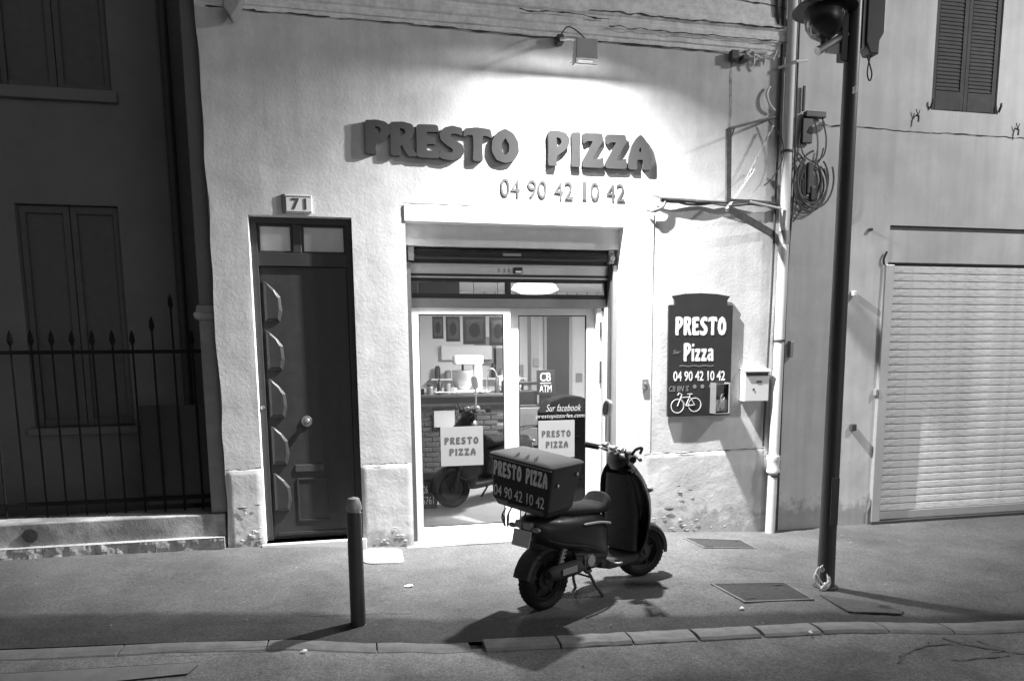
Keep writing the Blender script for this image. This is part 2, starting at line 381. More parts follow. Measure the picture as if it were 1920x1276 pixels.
def crack_strip(name, pts, w, mt, parent=None, horizontal=False, y=-.003, jag=.012, proud=.004):
    """thin recessed-looking dirt seam: a jagged low ridge of varying width"""
    pts = spline([(p[0],p[1],0) for p in pts], 14); mb = MB(); vs = []
    for i, p in enumerate(pts):
        ww = w*(.25+1.1*abs(noise.noise(Vector((p.x*7,p.y*7,i*.37))))); j = jag*noise.noise(Vector((p.x*9,p.y*9,5)))
        t = (pts[min(i+1,len(pts)-1)]-pts[max(i-1,0)]).normalized(); nn = Vector((-t.y,t.x,0)); c = p+nn*j
        for s in (-1,1):
            q = c+nn*s*ww
            vs.append((q.x,q.y,g(q.x)+proud) if horizontal else (q.x,y,q.y))
    mb.add(vs, [(2*i,2*i+1,2*i+3,2*i+2) for i in range(len(pts)-1)])
    return mb.build(name, mt, parent)

# ------------------------------------------------------------------ walls
def wall_grid(x0, x1, z0, z1, holes, step, y=0, amp=.004, edge_l=0, bow=0):
    def axis(a, b, cuts):
        c = sorted({a, b, *[q for q in cuts if a < q < b]}); out = []
        for p, q in zip(c, c[1:]):
            k = max(1, round((q-p)/step)); out += [p+(q-p)*i/k for i in range(k)]
        return out+[b]
    X = axis(x0, x1, [h for q in holes for h in q[:2]]); Z = axis(z0, z1, [h for q in holes for h in q[2:4]])
    mb = MB()
    for z in Z:
        for x in X:
            d = amp*(noise.noise(Vector((x*1.1,0,z*1.1)))*1.6+noise.noise(Vector((x*4,3,z*4)))*.6+noise.noise(Vector((x*13,7,z*13)))*.35+noise.noise(Vector((x*30,7,z*30)))*.18)
            near = min([max(max(h[0]-x, x-h[1]), max(h[2]-z, z-h[3])) for h in holes] or [1])
            d *= max(0, min(1, near/.03)) if near < .03 else 1
            ex = edge_l*noise.noise(Vector((1.3,0,z*2.7))) if x == x0 else 0
            mb.v.append((x+ex, y-d, z))
    n = len(X)
    for j in range(len(Z)-1):
        for i in range(n-1):
            cx, cz = (X[i]+X[i+1])/2, (Z[j]+Z[j+1])/2
            if any(h[0] < cx < h[1] and h[2] < cz < h[3] for h in holes): continue
            mb.f.append((j*n+i, j*n+i+1, (j+1)*n+i+1, (j+1)*n+i))
    return mb
def reveal(mb, h, y0, y1, bottom=True):
    x0, x1, z0, z1 = h
    mb.add([(x0,y0,z0),(x0,y1,z0),(x0,y1,z1),(x0,y0,z1)], [(0,1,2,3)])
    mb.add([(x1,y0,z0),(x1,y1,z0),(x1,y1,z1),(x1,y0,z1)], [(3,2,1,0)])
    mb.add([(x0,y0,z1),(x1,y0,z1),(x1,y1,z1),(x0,y1,z1)], [(3,2,1,0)])
    if bottom: mb.add([(x0,y0,z0),(x1,y0,z0),(x1,y1,z0),(x0,y1,z0)], [(0,1,2,3)])
B = empty('pizzeria_building', (0,0,0), label='pale plastered old building front around the lit pizzeria doorway and door 71', cat='building')
DOOR = (-.965, -.03, .125, 3.24); SHOP = (.475, 2.70, -.0, 3.22)
w = wall_grid(-1.30, 4.60, -.2, 5.0, [DOOR, (SHOP[0],SHOP[1],-.3,SHOP[3])], .035, 0, .0035, .02)
w.build('wall', M_wall, B, fix=False, smooth=True)
wu = wall_grid(-1.30, 4.60, 5.36, 8.5, [], .12, 0, .006)
wu.build('upper_wall', M_ledge, B, fix=False, smooth=True)
rv = MB(); reveal(rv, DOOR, 0.0, .20); reveal(rv, SHOP, 0.0, .48)
rv.build('reveal', M_smooth, B)
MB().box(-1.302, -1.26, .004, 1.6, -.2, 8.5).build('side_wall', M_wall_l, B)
# plinth of the piers (a thicker coat below .87 m)
def plinth(x0, x1, nm='plinth'):
    mb = wall_grid(x0, x1, -.2, .868, [], .03, -.012, .005, 0); n = len(mb.v)
    for i, v in enumerate(mb.v):
        if abs(v[0]-x0) < 1e-3 or abs(v[0]-x1) < 1e-3: mb.v[i] = (v[0], 0, v[2])
        if v[2] > .86: mb.v[i] = (v[0], -.002+.003*noise.noise(Vector((v[0]*9,0,0))), v[2]+.010*noise.noise(Vector((v[0]*6,1,0))))
    mb.build(nm, M_wall, B, fix=False, smooth=True)
plinth(-1.29, -.97); plinth(-.028, .47); plinth(2.96, 4.38)
for pts in ([(-1.29,.872),(-1.1,.868),(-.97,.885)], [(-.02,.865),(.2,.87),(.44,.866)], [(2.96,.858),(3.4,.862),(3.9,.872),(4.38,.874)]):
    crack_strip('crack', pts, .007, M_gap, B, y=-.014)
# smooth band round the shop opening
sb = MB(); sb.box(SHOP[0]-.012, 3.03, -.010, .01, SHOP[3]+.0, 3.372); sb.box(SHOP[1], 3.03, -.0098, .01, -.1, SHOP[3]-.001)
sb.build('door_surround', M_smooth, B, bevel=.004)
crack_strip('crack', [(.46,3.385),(1.0,3.382),(1.6,3.380),(2.3,3.384)], .006, M_gap, B, y=-.010, jag=.006)
crack_strip('crack', [(-1.22,5.005),(-.5,5.0),(.6,5.0),(1.6,4.985),(2.7,4.99),(3.84,4.985)], .011, M_gap, B, y=-.012)
crack_strip('crack', [(3.858,4.99),(3.853,4.8),(3.86,4.45),(3.85,4.2)], .007, M_rust, B, y=-.010, jag=.006)
# cornice: moulded string course
prof = [(y_*.55, z_) for y_, z_ in [(.0,4.995),(-.018,5.0),(-.02,5.035),(-.05,5.045),(-.055,5.10),(-.085,5.115),(-.09,5.165),(-.075,5.18),(-.078,5.215),(-.118,5.23),(-.122,5.255),(-.05,5.29),(-.03,5.36),(0,5.362)]]
rings = []
for i in range(101):
    x = -1.31+5.80*i/100; rings.append([(x, y+.006*noise.noise(Vector((x*5, y*40, z*9))), z+.004*noise.noise(Vector((x*6, 3, z*7)))) for y, z in prof]+[(x,.05,5.36),(x,.05,4.996)])
MB().loft(rings).build('cornice', M_ledge, B, fix=False)
for pts in ([(2.3,5.24),(2.8,5.246),(3.2,5.235),(3.7,5.24),(4.40,5.243)], [(2.5,5.112),(3.0,5.108),(3.6,5.110),(4.46,5.112)], [(1.6,5.18),(2.1,5.186),(2.5,5.18)]):
    crack_strip('crack', pts, .011, M_gap, B, y=-.075, jag=.02)
for pts in ([(3.9,5.50),(4.2,5.49),(4.45,5.46)],[(4.10,5.56),(4.35,5.55)]):
    crack_strip('crack', pts, .009, M_gap, B, y=-.012, jag=.01)
# chipped plaster at the wall foot: flakes standing proud and bare pockets
rnd = random.Random(3)
fk = MB()
for i in range(34):
    x = rnd.choice([rnd.uniform(3.03,3.75), rnd.uniform(3.0,4.35), rnd.uniform(-1.2,-1.0), rnd.uniform(.1,.4)]); z = g(x)+abs(rnd.gauss(0,.09))+.01; s = rnd.uniform(.012,.045)
    k = 6; ring = [(x+s*rnd.uniform(.5,1.2)*math.cos(a*math.tau/k), -.021, z+s*.6*rnd.uniform(.5,1.2)*math.sin(a*math.tau/k)) for a in range(k)]
    fk.add(ring+[(x,-.0255,z+.002)], [(a,(a+1)%k,k) for a in range(k)])
o = fk.build('plaster_flake', M_wall, B); o['kind'] = 'stuff'
for cx, cz, s in ((-1.165,.50,.05),(-1.14,.475,.03),(-1.02,.52,.025),(3.36,.50,.03),(3.38,.42,.04),(3.25,.25,.07),(3.50,.45,.03)):
    k = 9; ring = [(cx+s*rnd.uniform(.6,1.2)*math.cos(a*math.tau/k), -.024, cz+s*.35*rnd.uniform(.6,1.2)*math.sin(a*math.tau/k)) for a in range(k)]
    MB().add(ring+[(cx+.01,-.029,cz+.006)], [(a,(a+1)%k,k) for a in range(k)]).build('plaster_chip', M_concrete, B)
# thresholds
MB().box(-1.0, -.0, -.05, .24, .02, .125).build('door_step', M_white, B, bevel=.006)
MB().box(.40, 2.86, -.07, .46, -.08, .012).build('threshold', M_concrete, B, bevel=.006)
# anchor plate at the top left
mb = MB(); mb.prism([(-.99,4.86),(-.93,4.93),(-.90,5.0),(-.87,5.06),(-.93,5.09),(-.97,5.12),(-1.02,5.09),(-1.05,5.02),(-1.05,4.94)], -.16, -.03)
an = mb.build('wall_anchor', mat('pale_cast', .34, .9, .3, 12, .5, 40), None, bevel=.015); tag(an, 'pale lumpy stone anchor under the cornice at the dark upper left', 'wall anchor')

# ------------------------------------------------------------------ door 71
D = MB(); yd = .13
# fixed frame
D.box(-.965,-.905,yd-.03,yd+.06,.125,3.24); D.box(-.09,-.03,yd-.03,yd+.06,.125,3.24); D.box(-.905,-.09,yd-.03,yd+.06,3.18,3.24)
D.box(-.905,-.09,yd-.03,yd+.06,2.79,2.915); D.box(-.585,-.505,yd-.028,yd+.055,2.915,3.18)
df = D.build('door_frame', M_doorwood, B, bevel=.006)
for a, b in ((-.905,-.585),(-.505,-.09)):
    MB().box(a+.002, b-.002, yd+.01, yd+.02, 2.917, 3.178).build('transom_pane', M_pane_white, df)
    f = MB()
    for q in ((a+.002,a+.022,2.917,3.178),(b-.022,b-.002,2.917,3.178),(a+.022,b-.022,2.917,2.935),(a+.022,b-.022,3.16,3.178)): f.box(q[0],q[1],yd-.006,yd+.009,q[2],q[3])
    f.build('glazing_bead', M_doorwood, df, bevel=.003)
leaf = MB(); leaf.box(-.903,-.092,yd,yd+.05,.13,2.788); leaf = leaf.build('door_leaf', M_doorwood, B, bevel=.004)
for side in (0,):
    for k in range(5):
        zb = .42+k*.462
        P = [(0,.0),(.14,.0),(.165,.10),(.155,.235),(.10,.31),(.03,.375),(0,.385)]
        P = [(-.878+p[0], zb+p[1]) for p in P] if not side else [(-.117-p[0], zb+p[1]) for p in reversed(P)]
        c = Vector((sum(p[0] for p in P)/7, sum(p[1] for p in P)/7))
        q = [((p[0]-c.x)*.66+c.x, (p[1]-c.y)*.82+c.y) for p in P]; n = 7
        mb = MB().add([(x,yd+.001,z) for x,z in P]+[(x,yd-.016,z) for x,z in P]+[(x,yd-.030,z) for x,z in q], [(i,(i+1)%n,(i+1)%n+n,i+n) for i in range(n)]+[(i+n,(i+1)%n+n,(i+1)%n+2*n,i+2*n) for i in range(n)]+[tuple(range(2*n,3*n))])
        mb.build('carved_panel', M_doorwood, leaf, bevel=.012, seg=4)
for a_, b_, c_, d_ in ((-.66,-.34,.30,.74),):
    f_ = MB()
    for q in ((a_,a_+.02,c_,d_),(b_-.02,b_,c_,d_),(a_+.02,b_-.02,c_,c_+.02),(a_+.02,b_-.02,d_-.02,d_)): f_.box(q[0],q[1],yd-.008,yd-.001,q[2],q[3])
    f_.build('panel_moulding', M_doorwood, leaf, bevel=.003)
k = MB(); k.lathe([(.0,-.055),(.022,-.05),(.03,-.035),(.02,-.02),(.025,-.012),(.05,-.012),(.056,-.004),(.056,0)], (-.535,yd-.001,1.305), 'y', 20)
k.build('door_knob', M_chrome, leaf, smooth=True)
MB().box(-.665,-.395,yd-.012,yd-.001,.805,.875).build('letter_slot', M_iron, leaf, bevel=.004)
MB().box(-.86,-.16,yd-.014,yd-.001,.165,.20).build('kick_rail', M_doorwood, leaf, bevel=.003)
MB().lathe([(0,-.02),(.018,-.018),(.022,-.006),(.022,0)], (-.935,yd-.031,1.45), 'y', 14).build('lock_knob', M_chrome, df, smooth=True)
# number plate 71
NP = empty('house_number_plate', (0,0,0), label='small white enamel plate with black number 71 above the dark door', cat='number plate')
MB().box(-.62,-.385,-.020,-.004,3.262,3.425).build('plate', M_white, NP, bevel=.005)
mb = MB()
for i in range(14): mb.box(-.605+i*.0158,-.599+i*.0158,-.0235,-.0205,3.270,3.279); mb.box(-.605+i*.0158,-.599+i*.0158,-.0235,-.0205,3.408,3.417)
o = mb.build('border_print', M_ink, NP)
text('number', '71', -.565, 3.295, .13, .10, .003, M_ink, NP, y=-.021, bold=.02, spacing=1.3)
MB().box(-.652,-.626,-.018,-.002,3.262,3.43).build('shadow_strip', M_iron, NP, bevel=.002)

# ------------------------------------------------------------------ shop front
yf = .33
sbx = MB(); sbx.prism([(SHOP[0]+.001,3.02),(SHOP[1]-.001,3.02),(SHOP[1]-.001,3.219),(SHOP[0]+.001,3.219)], .125, .47); sbx.build('shutter_box', mat('box_paint', .82, .6, .12, 4), B)
rb = MB().lathe([(.0,SHOP[0]+.06),(.062,SHOP[0]+.06),(.062,SHOP[1]-.06),(0,SHOP[1]-.06)], (0,.26,2.955), 'x', 20).build('shutter_roller', M_black, B, smooth=True)
MB().box(SHOP[0]+.02,SHOP[1]-.02,.28,.46,2.869,3.018).build('roller_housing', M_black, B)
for sx in (SHOP[0]+.03, SHOP[1]-.09):
    b = MB(); b.box(sx,sx+.06,.18,.26,2.88,3.017); b.lathe([(0,-.02),(.03,-.02),(.03,.0),(0,0)],(sx+.03,.17,2.93),'y',14); b.tube([(sx+.015,.16,2.99),(sx+.05,.15,2.965)],.008)
    b.build('roller_bracket', M_galv, rb, bevel=.003)
MB().box(1.47,1.66,.185,.197,2.94,2.965).build('maker_label', M_alud, rb)
bm_ = MB(); bm_.box(SHOP[0]+.035,SHOP[1]-.03,.285,.40,2.762,2.868); beam = bm_.build('header_beam', M_alu, B, bevel=.004)
s_ = MB(); s_.box(1.60,1.69,.25,.284,2.775,2.835); s_.build('door_sensor', M_black, beam, bevel=.006)
MB().box(1.612,1.678,.246,.249,2.778,2.800).build('sensor_lens', M_chrome, beam, bevel=.001)
for x in (1.44,1.50,1.545): MB().box(x,x+.02,.276,.284,2.785+random.uniform(0,.01),2.825).build('key_switch', M_galv, beam, bevel=.002)
MB().box(SHOP[0]+.03,SHOP[1]-.03,.27,.42,2.742,2.760).build('dark_gap_rail', M_black, B)
MB().box(SHOP[0]+.03,SHOP[1]-.03,.28,.42,2.722,2.740).build('light_rail', M_alu, B, bevel=.002)
# side channels
MB().box(SHOP[0]+.001,SHOP[0]+.05,.16,.44,.012,2.86).build('guide_channel', M_iron, B, bevel=.003)
MB().box(SHOP[1]-.05,SHOP[1]-.001,.16,.44,.012,2.86).build('guide_channel', M_alud, B, bevel=.003)
MB().box(SHOP[1]-.066,SHOP[1]-.052,.20,.40,.012,2.86).build('channel_lip', M_iron, B, bevel=.002)
# transom window
tf = MB(); X0, X1 = SHOP[0]+.05, SHOP[1]-.066
tf.box(X0,X1,.31,.37,2.688,2.720); tf.box(X0,X1,.31,.37,2.525,2.565); tf.box(X0,X0+.02,.31,.37,2.565,2.688); tf.box(2.60,X1,.31,.37,2.565,2.688); tf.box(1.52,1.575,.31,.37,2.565,2.688)
tf = tf.build('transom_window', M_black, B, bevel=.003)
for a, b in ((X0+.021,1.519),(1.576,2.599)): MB().box(a,b,.335,.341,2.566,2.687).build('pane', M_glass, tf)
# operator beam above the sliding leaves
MB().box(X0,X1,.315,.42,2.43,2.523).build('operator_beam', M_alud, B, bevel=.006)
# right pocket frame
pf = MB(); pf.box(2.53,2.585,.335,.42,.012,2.43); pf.box(2.61,2.634,.28,.42,.012,2.43)
pf.build('side_post', M_white, B, bevel=.004)
MB().box(2.588,2.606,.36,.42,.012,2.43).build('dark_seal', M_black, B)
MB().box(2.592,2.602,.345,.359,.012,2.40).build('seal_strip', M_alu, B)
for a, b in ((2.12,2.28),(1.62,1.86)): MB().box(2.56,2.578,.315,.334,a,b).build('hinge', M_iron, B, bevel=.003)
 
def leafdoor(x0, x1, y, z0, z1, st, bot, topb, mt):
    f = MB(); f.box(x0,x0+st,y,y+.045,z0,z1); f.box(x1-st,x1,y,y+.045,z0,z1); f.box(x0+st,x1-st,y,y+.045,z1-topb,z1); f.box(x0+st,x1-st,y,y+.045,z0,z0+bot)
    o = f.build('sliding_door', mt, B, bevel=.004)
    MB().box(x0+st-.004,x1-st+.004,y+.018,y+.026,z0+bot-.004,z1-topb+.004).build('glass_pane', M_glass, o)
    gk = MB()
    for q in ((x0+st,x0+st+.010,z0+bot,z1-topb),(x1-st-.010,x1-st,z0+bot,z1-topb),(x0+st+.010,x1-st-.010,z1-topb-.010,z1-topb),(x0+st+.010,x1-st-.010,z0+bot,z0+bot+.010)): gk.box(q[0],q[1],y+.004,y+.017,q[2],q[3])
    gk.build('rubber_gasket', M_rubber, o); return o
ld = leafdoor(.527, 1.572, .33, .014, 2.428, .075, .10, .07, M_white)
rd = leafdoor(1.578, 2.528, .40, .014, 2.428, .095, .11, .075, M_white)
# stickers on the glass
def sticker(door, x0, x1, z0, z1, y):
    s = MB().box(x0,x1,y-.002,y,z0,z1).build('square_sticker', M_sticker, door, bevel=.0)
    w_ = x1-x0; h_ = z1-z0
    word('PRESTO', x0+.09*w_, z0+.56*h_, w_*.80, h_*.17, .0015, M_ink, s, y=y-.0025, gap=.16)
    word('PIZZA', x0+.20*w_, z0+.27*h_, w_*.62, h_*.17, .0015, M_ink, s, y=y-.0025, gap=.16)
sticker(ld, .805, 1.262, .765, 1.185, .345)
sticker(rd, 1.89, 2.305, .80, 1.215, .415)
text('web_lettering', 'Sur facebook', 1.98, 1.315, .40, .075, .0015, M_webink, rd, y=.416, bold=-.012, shear=.35)
text('web_lettering', 'prestopizzarles.com', 1.86, 1.228, .56, .060, .0015, M_webink, rd, y=.416, bold=-.010, shear=.3)

# ------------------------------------------------------------------ room behind the glass
room = MB()
RX0, RX1, RY0, RY1, RZ = .20, 4.4, .49, 5.6, 3.05
room.add([(RX0,RY1,0),(RX1,RY1,0),(RX1,RY1,RZ),(RX0,RY1,RZ)], [(0,1,2,3)])
room.add([(RX1,RY0,0),(RX1,RY1,0),(RX1,RY1,RZ),(RX1,RY0,RZ)], [(0,1,2,3)])
room.build('room_wall', M_roomwall, None, fix=False)['kind'] = 'structure'
MB().add([(RX0,RY0,0),(RX0,RY1,0),(RX0,RY1,RZ),(RX0,RY0,RZ)], [(0,1,2,3)]).build('side_room_wall', M_roomgrey, None, fix=False)['kind'] = 'structure'
MB().box(RX0,RX1,RY0-.01,RY1,RZ,RZ+.1).build('room_ceiling', M_roomwall)['kind'] = 'structure'
MB().box(RX0,RX1,RY0-.03,RY1,-.08,.006).build('room_floor', M_tile)['kind'] = 'structure'
fw_ = MB(); fw_.box(RX0,SHOP[0]-.001,.482,.49,0,RZ); fw_.box(SHOP[1]+.001,RX1,.482,.49,0,RZ); fw_.box(RX0,RX1,.482,.49,3.0,RZ); fw_.build('front_room_wall', M_roomwall)['kind'] = 'structure'
pil = MB().box(2.98,3.12,5.30,5.59,0,RZ).build('room_pillar', M_roomgrey); pil['kind'] = 'structure'
lam = MB()
for i in range(12): lam.box(2.2+i*.19, 2.206+i*.19, 5.57,5.595, 2.62, 3.04)
lam.build('wall_joint', M_ink, None)['kind'] = 'structure'
kd = empty('kitchen_door', (3.32,5.55,0), label='tall dark inner door in the white back wall of the shop', cat='door')
MB().box(0,.42,-.03,.03,.0,2.60).build('door_leaf', mat('inner_door', .05, .6, .2, 3), kd, bevel=.005)
f = MB(); f.box(-.05,-.001,-.05,.03,0,2.66); f.box(.421,.47,-.05,.03,0,2.66); f.box(-.001,.421,-.05,.03,2.602,2.66); f.build('door_frame', M_roomgrey, kd, bevel=.004)
MB().box(.36,.385,-.07,-.031,1.0,1.14).build('handle', M_chrome, kd, bevel=.004)
# ceiling lamp
cl = empty('ceiling_lamp', (2.42,2.7,3.05), label='bright white angular lamp under the shop ceiling seen through the transom', cat='lamp')
MB().lathe([(.0,-.06),(.10,-.06),(.30,-.16),(.34,-.22),(.22,-.27),(0,-.28)], n=8).build('lamp_shade', M_glow, cl)
MB().tube([(0,0,0),(0,0,-.07)], .03).build('lamp_stem', M_alud, cl)
# counter with brick front
CT = empty('brick_counter', (0,0,0), label='shop counter with a dark brick front and a thin worktop behind the left glass', cat='counter')
MB().box(.22,2.36,3.22,3.9,.007,1.33).build('counter_core', M_mortar, CT)
MB().box(.21,2.42,3.10,3.95,1.33,1.372).build('worktop', mat('worktop', .10, .4, .2), CT, bevel=.006)
MB().box(.22,2.37,3.20,3.219,1.24,1.329).build('counter_trim', mat('trim', .12, .6, .2), CT)
bme = MB().box(0,.205,0,.022,0,.062)
b0 = bme.build('brick', M_brick, CT, bevel=.004, seg=1)
first = True
for r in range(16):
    for c in range(-1, 10):
        x = .235+c*.217+(r%2)*.108; z = .02+r*.0745
        if x < .22 or x+.205 > 2.36: continue
        if x > 1.9: continue
        b = b0 if first else b0.copy()
        if not first: col.objects.link(b)
        first = False; b.parent = CT; b.location = (x+random.uniform(-.003,.003), 3.199-random.uniform(0,.006), z)
# things on and around the counter
mx = empty('stand_mixer', (1.55,3.45,1.372), label='large pale dough mixer with a steel bowl standing on the counter', cat='mixer')
mb = MB(); mb.box(-.20,.22,-.18,.18,0,.05); mb.box(.10,.22,-.08,.08,.05,.50); mb.build('base', M_white, mx, bevel=.02)
MB().box(-.20,.24,-.10,.10,.42,.56).build('head', M_white, mx, bevel=.03)
MB().lathe([(.0,.06),(.10,.06),(.155,.14),(.165,.34),(.158,.34),(.148,.15),(.09,.075),(0,.075)], (-.06,0,0), n=24).build('bowl', M_alu, mx, smooth=True)
MB().tube([(-.06,0,.42),(-.06,0,.2)], .018).build('hook', M_black, mx)
def small(name, label, cat, f, mt, loc, bevel=.003, smooth=False, group=None):
    mb = MB(); f(mb); o = mb.build(name, mt, None, loc=loc, bevel=bevel, smooth=smooth); return tag(o, label, cat, group)
j = empty('spice_jar', (.98,3.28,1.372), label='small glass jar with a dark lid on the left end of the counter', cat='jar')
MB().lathe([(0,0),(.05,0),(.052,.10),(.04,.115),(0,.115)]).build('jar_body', M_alud, j, smooth=True); MB().lathe([(0,.116),(.044,.116),(.044,.145),(0,.145)]).build('lid', M_ink, j)
def hose(mb): mb.tube(spline([(0,0,0),(.0,0,.28),(.06,0,.36),(.13,0,.30),(.15,0,.12),(.12,0,0)]), .012)
small('tap_hose', 'curved steel tap hose standing at the right end of the counter', 'tap', hose, M_chrome, (1.86,3.45,1.372), 0, True)
for i, (x, y, lx, ly, a, lb) in enumerate([(.72,3.2,.22,.15,.1,'flat white paper left on the counter corner nearest the glass edge'),(1.20,3.18,.30,.12,-.2,'crumpled white paper in front of the mixer bowl'),(1.50,3.16,.28,.12,.15,'long white paper sheet hanging at the counter edge below the mixer'),(1.75,3.2,.18,.14,.5,'small white paper scrap right of the mixer')]):
    mb = MB(); n = 6
    vs = [(lx*(p/n-.5), ly*(q/n-.5), .012+.022*noise.noise(Vector((p*.9+i*5,q*.9,0)))+.02) for q in range(n+1) for p in range(n+1)]
    mb.add(vs, [(q*(n+1)+p, q*(n+1)+p+1, (q+1)*(n+1)+p+1, (q+1)*(n+1)+p) for q in range(n) for p in range(n)])
    o = mb.build('paper_sheet', M_paper, None, loc=(x,y,1.372)); o.rotation_euler.z = a; s_ = o.modifiers.new('s','SOLIDIFY'); s_.thickness = .003
    tag(o, lb, 'paper', 'papers on the counter')
no = MB().box(1.02,1.32,3.170,3.176,.90,1.14).build('notice', M_paper, None); tag(no, 'white notice sheet fixed to the brick front of the counter', 'notice')
for i, (x, y, n_) in enumerate([(.62,3.55,5),(2.2,3.6,7)]):
    for k_ in range(n_):
        o = MB().box(-.16,.16,-.16,.16,0,.034).build('pizza_box', M_paper if k_%2 else M_roomwall, None, loc=(x+random.uniform(-.01,.01),y,1.3725+k_*.0352), bevel=.003); o.rotation_euler.z = random.uniform(-.12,.12)
        tag(o, 'pizza box, '+['topmost','second','third','fourth','fifth','sixth','lowest'][n_-1-k_ if k_ else 6]+(' from the top' if 0 < n_-1-k_ and k_ else '')+[' of the left counter stack',' of the right counter stack'][i], 'pizza box', ['left stack of pizza boxes','right stack of pizza boxes'][i])
sh_ = empty('wall_shelf', (0,0,0), label='white wall shelf with small goods behind the mixer', cat='shelf')
MB().box(1.2,2.9,5.30,5.59,1.50,1.53).build('board', M_white, sh_)
for x in (1.3,2.1,2.8): MB().box(x,x+.03,5.32,5.59,1.38,1.499).build('shelf_bracket', M_alud, sh_)
for i, (x, h_, r_, mt, lb) in enumerate([(1.32,.22,.05,M_iron,'dark canister on the wall shelf, far left'),(1.50,.14,.06,M_alud,'grey tin on the wall shelf beside the dark canister'),(2.32,.26,.045,M_black,'tall black bottle on the wall shelf'),(2.48,.16,.055,M_galv,'steel pot on the wall shelf right of the tall bottle'),(2.66,.20,.05,M_iron,'dark jar on the wall shelf, far right')]):
    tag(MB().lathe([(0,0),(r_,0),(r_,h_*.8),(r_*.6,h_),(0,h_)], n=14).build('shelf_jar', mt, None, loc=(x,5.42,1.531), smooth=True), lb, 'jar')
CL = [('bottle','dark bottle on the counter left of the mixer',1.12,3.30,.035,.22,M_black),('cup','white cup on the counter in front of the mixer',1.33,3.22,.04,.09,M_white),('tin','steel tin on the counter just left of the mixer bowl',1.25,3.40,.05,.15,M_galv),
 ('bottle','slim dark bottle on the counter near the tap hose',1.98,3.35,.03,.25,M_iron),('cup','short dark cup on the counter by the papers',.86,3.34,.04,.08,M_iron),('tin','dark canister at the right end of the counter',2.10,3.30,.06,.18,M_black)]
for nm, lb, x, y, r_, h_, mt in CL:
    tag(MB().lathe([(0,0),(r_,0),(r_,h_*.65),(r_*(.4 if nm=='bottle' else 1),h_*.8),(r_*(.4 if nm=='bottle' else 1),h_),(0,h_)], n=16).build(nm, mt, None, loc=(x,y,1.372), smooth=True), lb, nm)
for lb, x0, x1, z0, z1, y, mt in [('dark cupboard high on the side wall seen through the left transom',.25,.75,2.62,3.0,2.2,M_iron),('wide dark shelf board under the ceiling behind the left transom',.80,1.35,2.55,3.0,2.6,M_black)]:
    tag(MB().box(x0,x1,y,y+.25,z0,z1).build('wall_cupboard', mt, None, bevel=.01), lb, 'cupboard')
for lb, x0, x1, z0, z1, g_ in [('white framed sheet on the back wall behind the tap hose',2.35,2.62,1.55,2.05,M_sticker),('tall grey sheet on the back wall left of the pillar',2.72,2.90,1.3,1.75,M_alud)]:
    tag(MB().box(x0,x1,5.57,5.58,z0,z1).build('wall_sheet', g_, None), lb, 'notice')
# hanging menu frames: sizes step down to the left
for (x0, x1, z0, z1, y, lb) in [(.98,1.13,2.16,2.46,2.7,'narrow dark hanging menu board, leftmost of the four'),(1.165,1.36,2.12,2.46,2.7,'dark hanging menu board, second from the left'),
        (1.385,1.70,2.08,2.46,2.6,'widest dark hanging menu board, third from the left'),(1.74,1.985,2.06,2.45,2.55,'dark hanging picture frame, rightmost beside the white door stile')]:
    e = empty('menu_board', ((x0+x1)/2,y,z0), label=lb, cat='menu board', group='dark menu boards hanging over the counter'); w_ = (x1-x0)/2; h_ = z1-z0
    MB().box(-w_,w_,0,.02,0,h_).build('board', M_iron, e, bevel=.004)
    MB().box(-w_*.75,w_*.75,-.004,-.001,h_*.12,h_*.88).build('print', mat('menu_print', .11, .7, .4, 25), e)
    MB().prism([(w_*.5*math.cos(a*math.tau/14), h_*.5+h_*.26*math.sin(a*math.tau/14)) for a in range(14)], -.008, -.005).build('picture', M_black, e)
    MB().tube([(0,.01,h_),(0,.01,3.05-z0)], .004).build('hanging_wire', M_cable, e)
# wall things at the back
small('wall_notice', 'pale rectangular notice on the back wall above the counter', 'notice', lambda m: m.box(-.2,.2,0,.01,0,.5), M_sticker, (2.20,5.57,1.75))
small('wall_shelf_box', 'white cabinet on the back wall behind the mixer', 'cabinet', lambda m: m.box(-.55,.35,-.12,0,0,.25), M_white, (1.95,5.58,1.85), .01)
small('light_switch', 'small grey switch box on the pillar left of the kitchen door', 'switch', lambda m: m.box(-.05,.05,-.03,0,0,.14), M_alud, (3.06,5.29,1.72), .01)
small('fuse_box', 'small grey framed box on the back wall right of the kitchen door', 'box', lambda m: m.box(-.06,.06,-.03,0,0,.16), M_alud, (3.95,5.59,1.42), .01)
small('white_partition', 'tall white cupboard against the grey side wall of the shop', 'cupboard', lambda m: m.box(0,.5,0,.4,0,1.95), M_white, (.22,4.6,.007), .01)
# till corner in the right pane
tl = empty('cash_desk', (2.35,3.0,.007), label='dark cash desk with drawers behind the right glass', cat='desk')
MB().box(-.15,.55,0,.5,0,1.20).build('cabinet', M_iron, tl, bevel=.01)
for k in range(3): MB().box(-.12,.52,-.015,-.001,.30+k*.30,.56+k*.30).build('drawer', M_alud, tl, bevel=.006)
cr = empty('cash_register', (2.25,3.15,1.207), label='dark cash register on the desk behind the right glass', cat='cash register')
MB().box(-.05,.28,-.1,.25,0,.20).build('body', M_black, cr, bevel=.01); MB().tube([(.1,.08,.2),(.1,.08,.30)],.015).build('stem', M_black, cr)
MB().box(-.04,.32,.04,.08,.28,.33).build('screen', M_black, cr, bevel=.008)
cb = empty('card_sign', (2.62,2.4,1.36), label='small black chalkboard lettered CB standing on the cash desk edge', cat='sign')
cb.location = (2.50,2.95,1.35)
MB().box(0,.27,0,.015,0,.36).build('board', M_black, cb, bevel=.003)
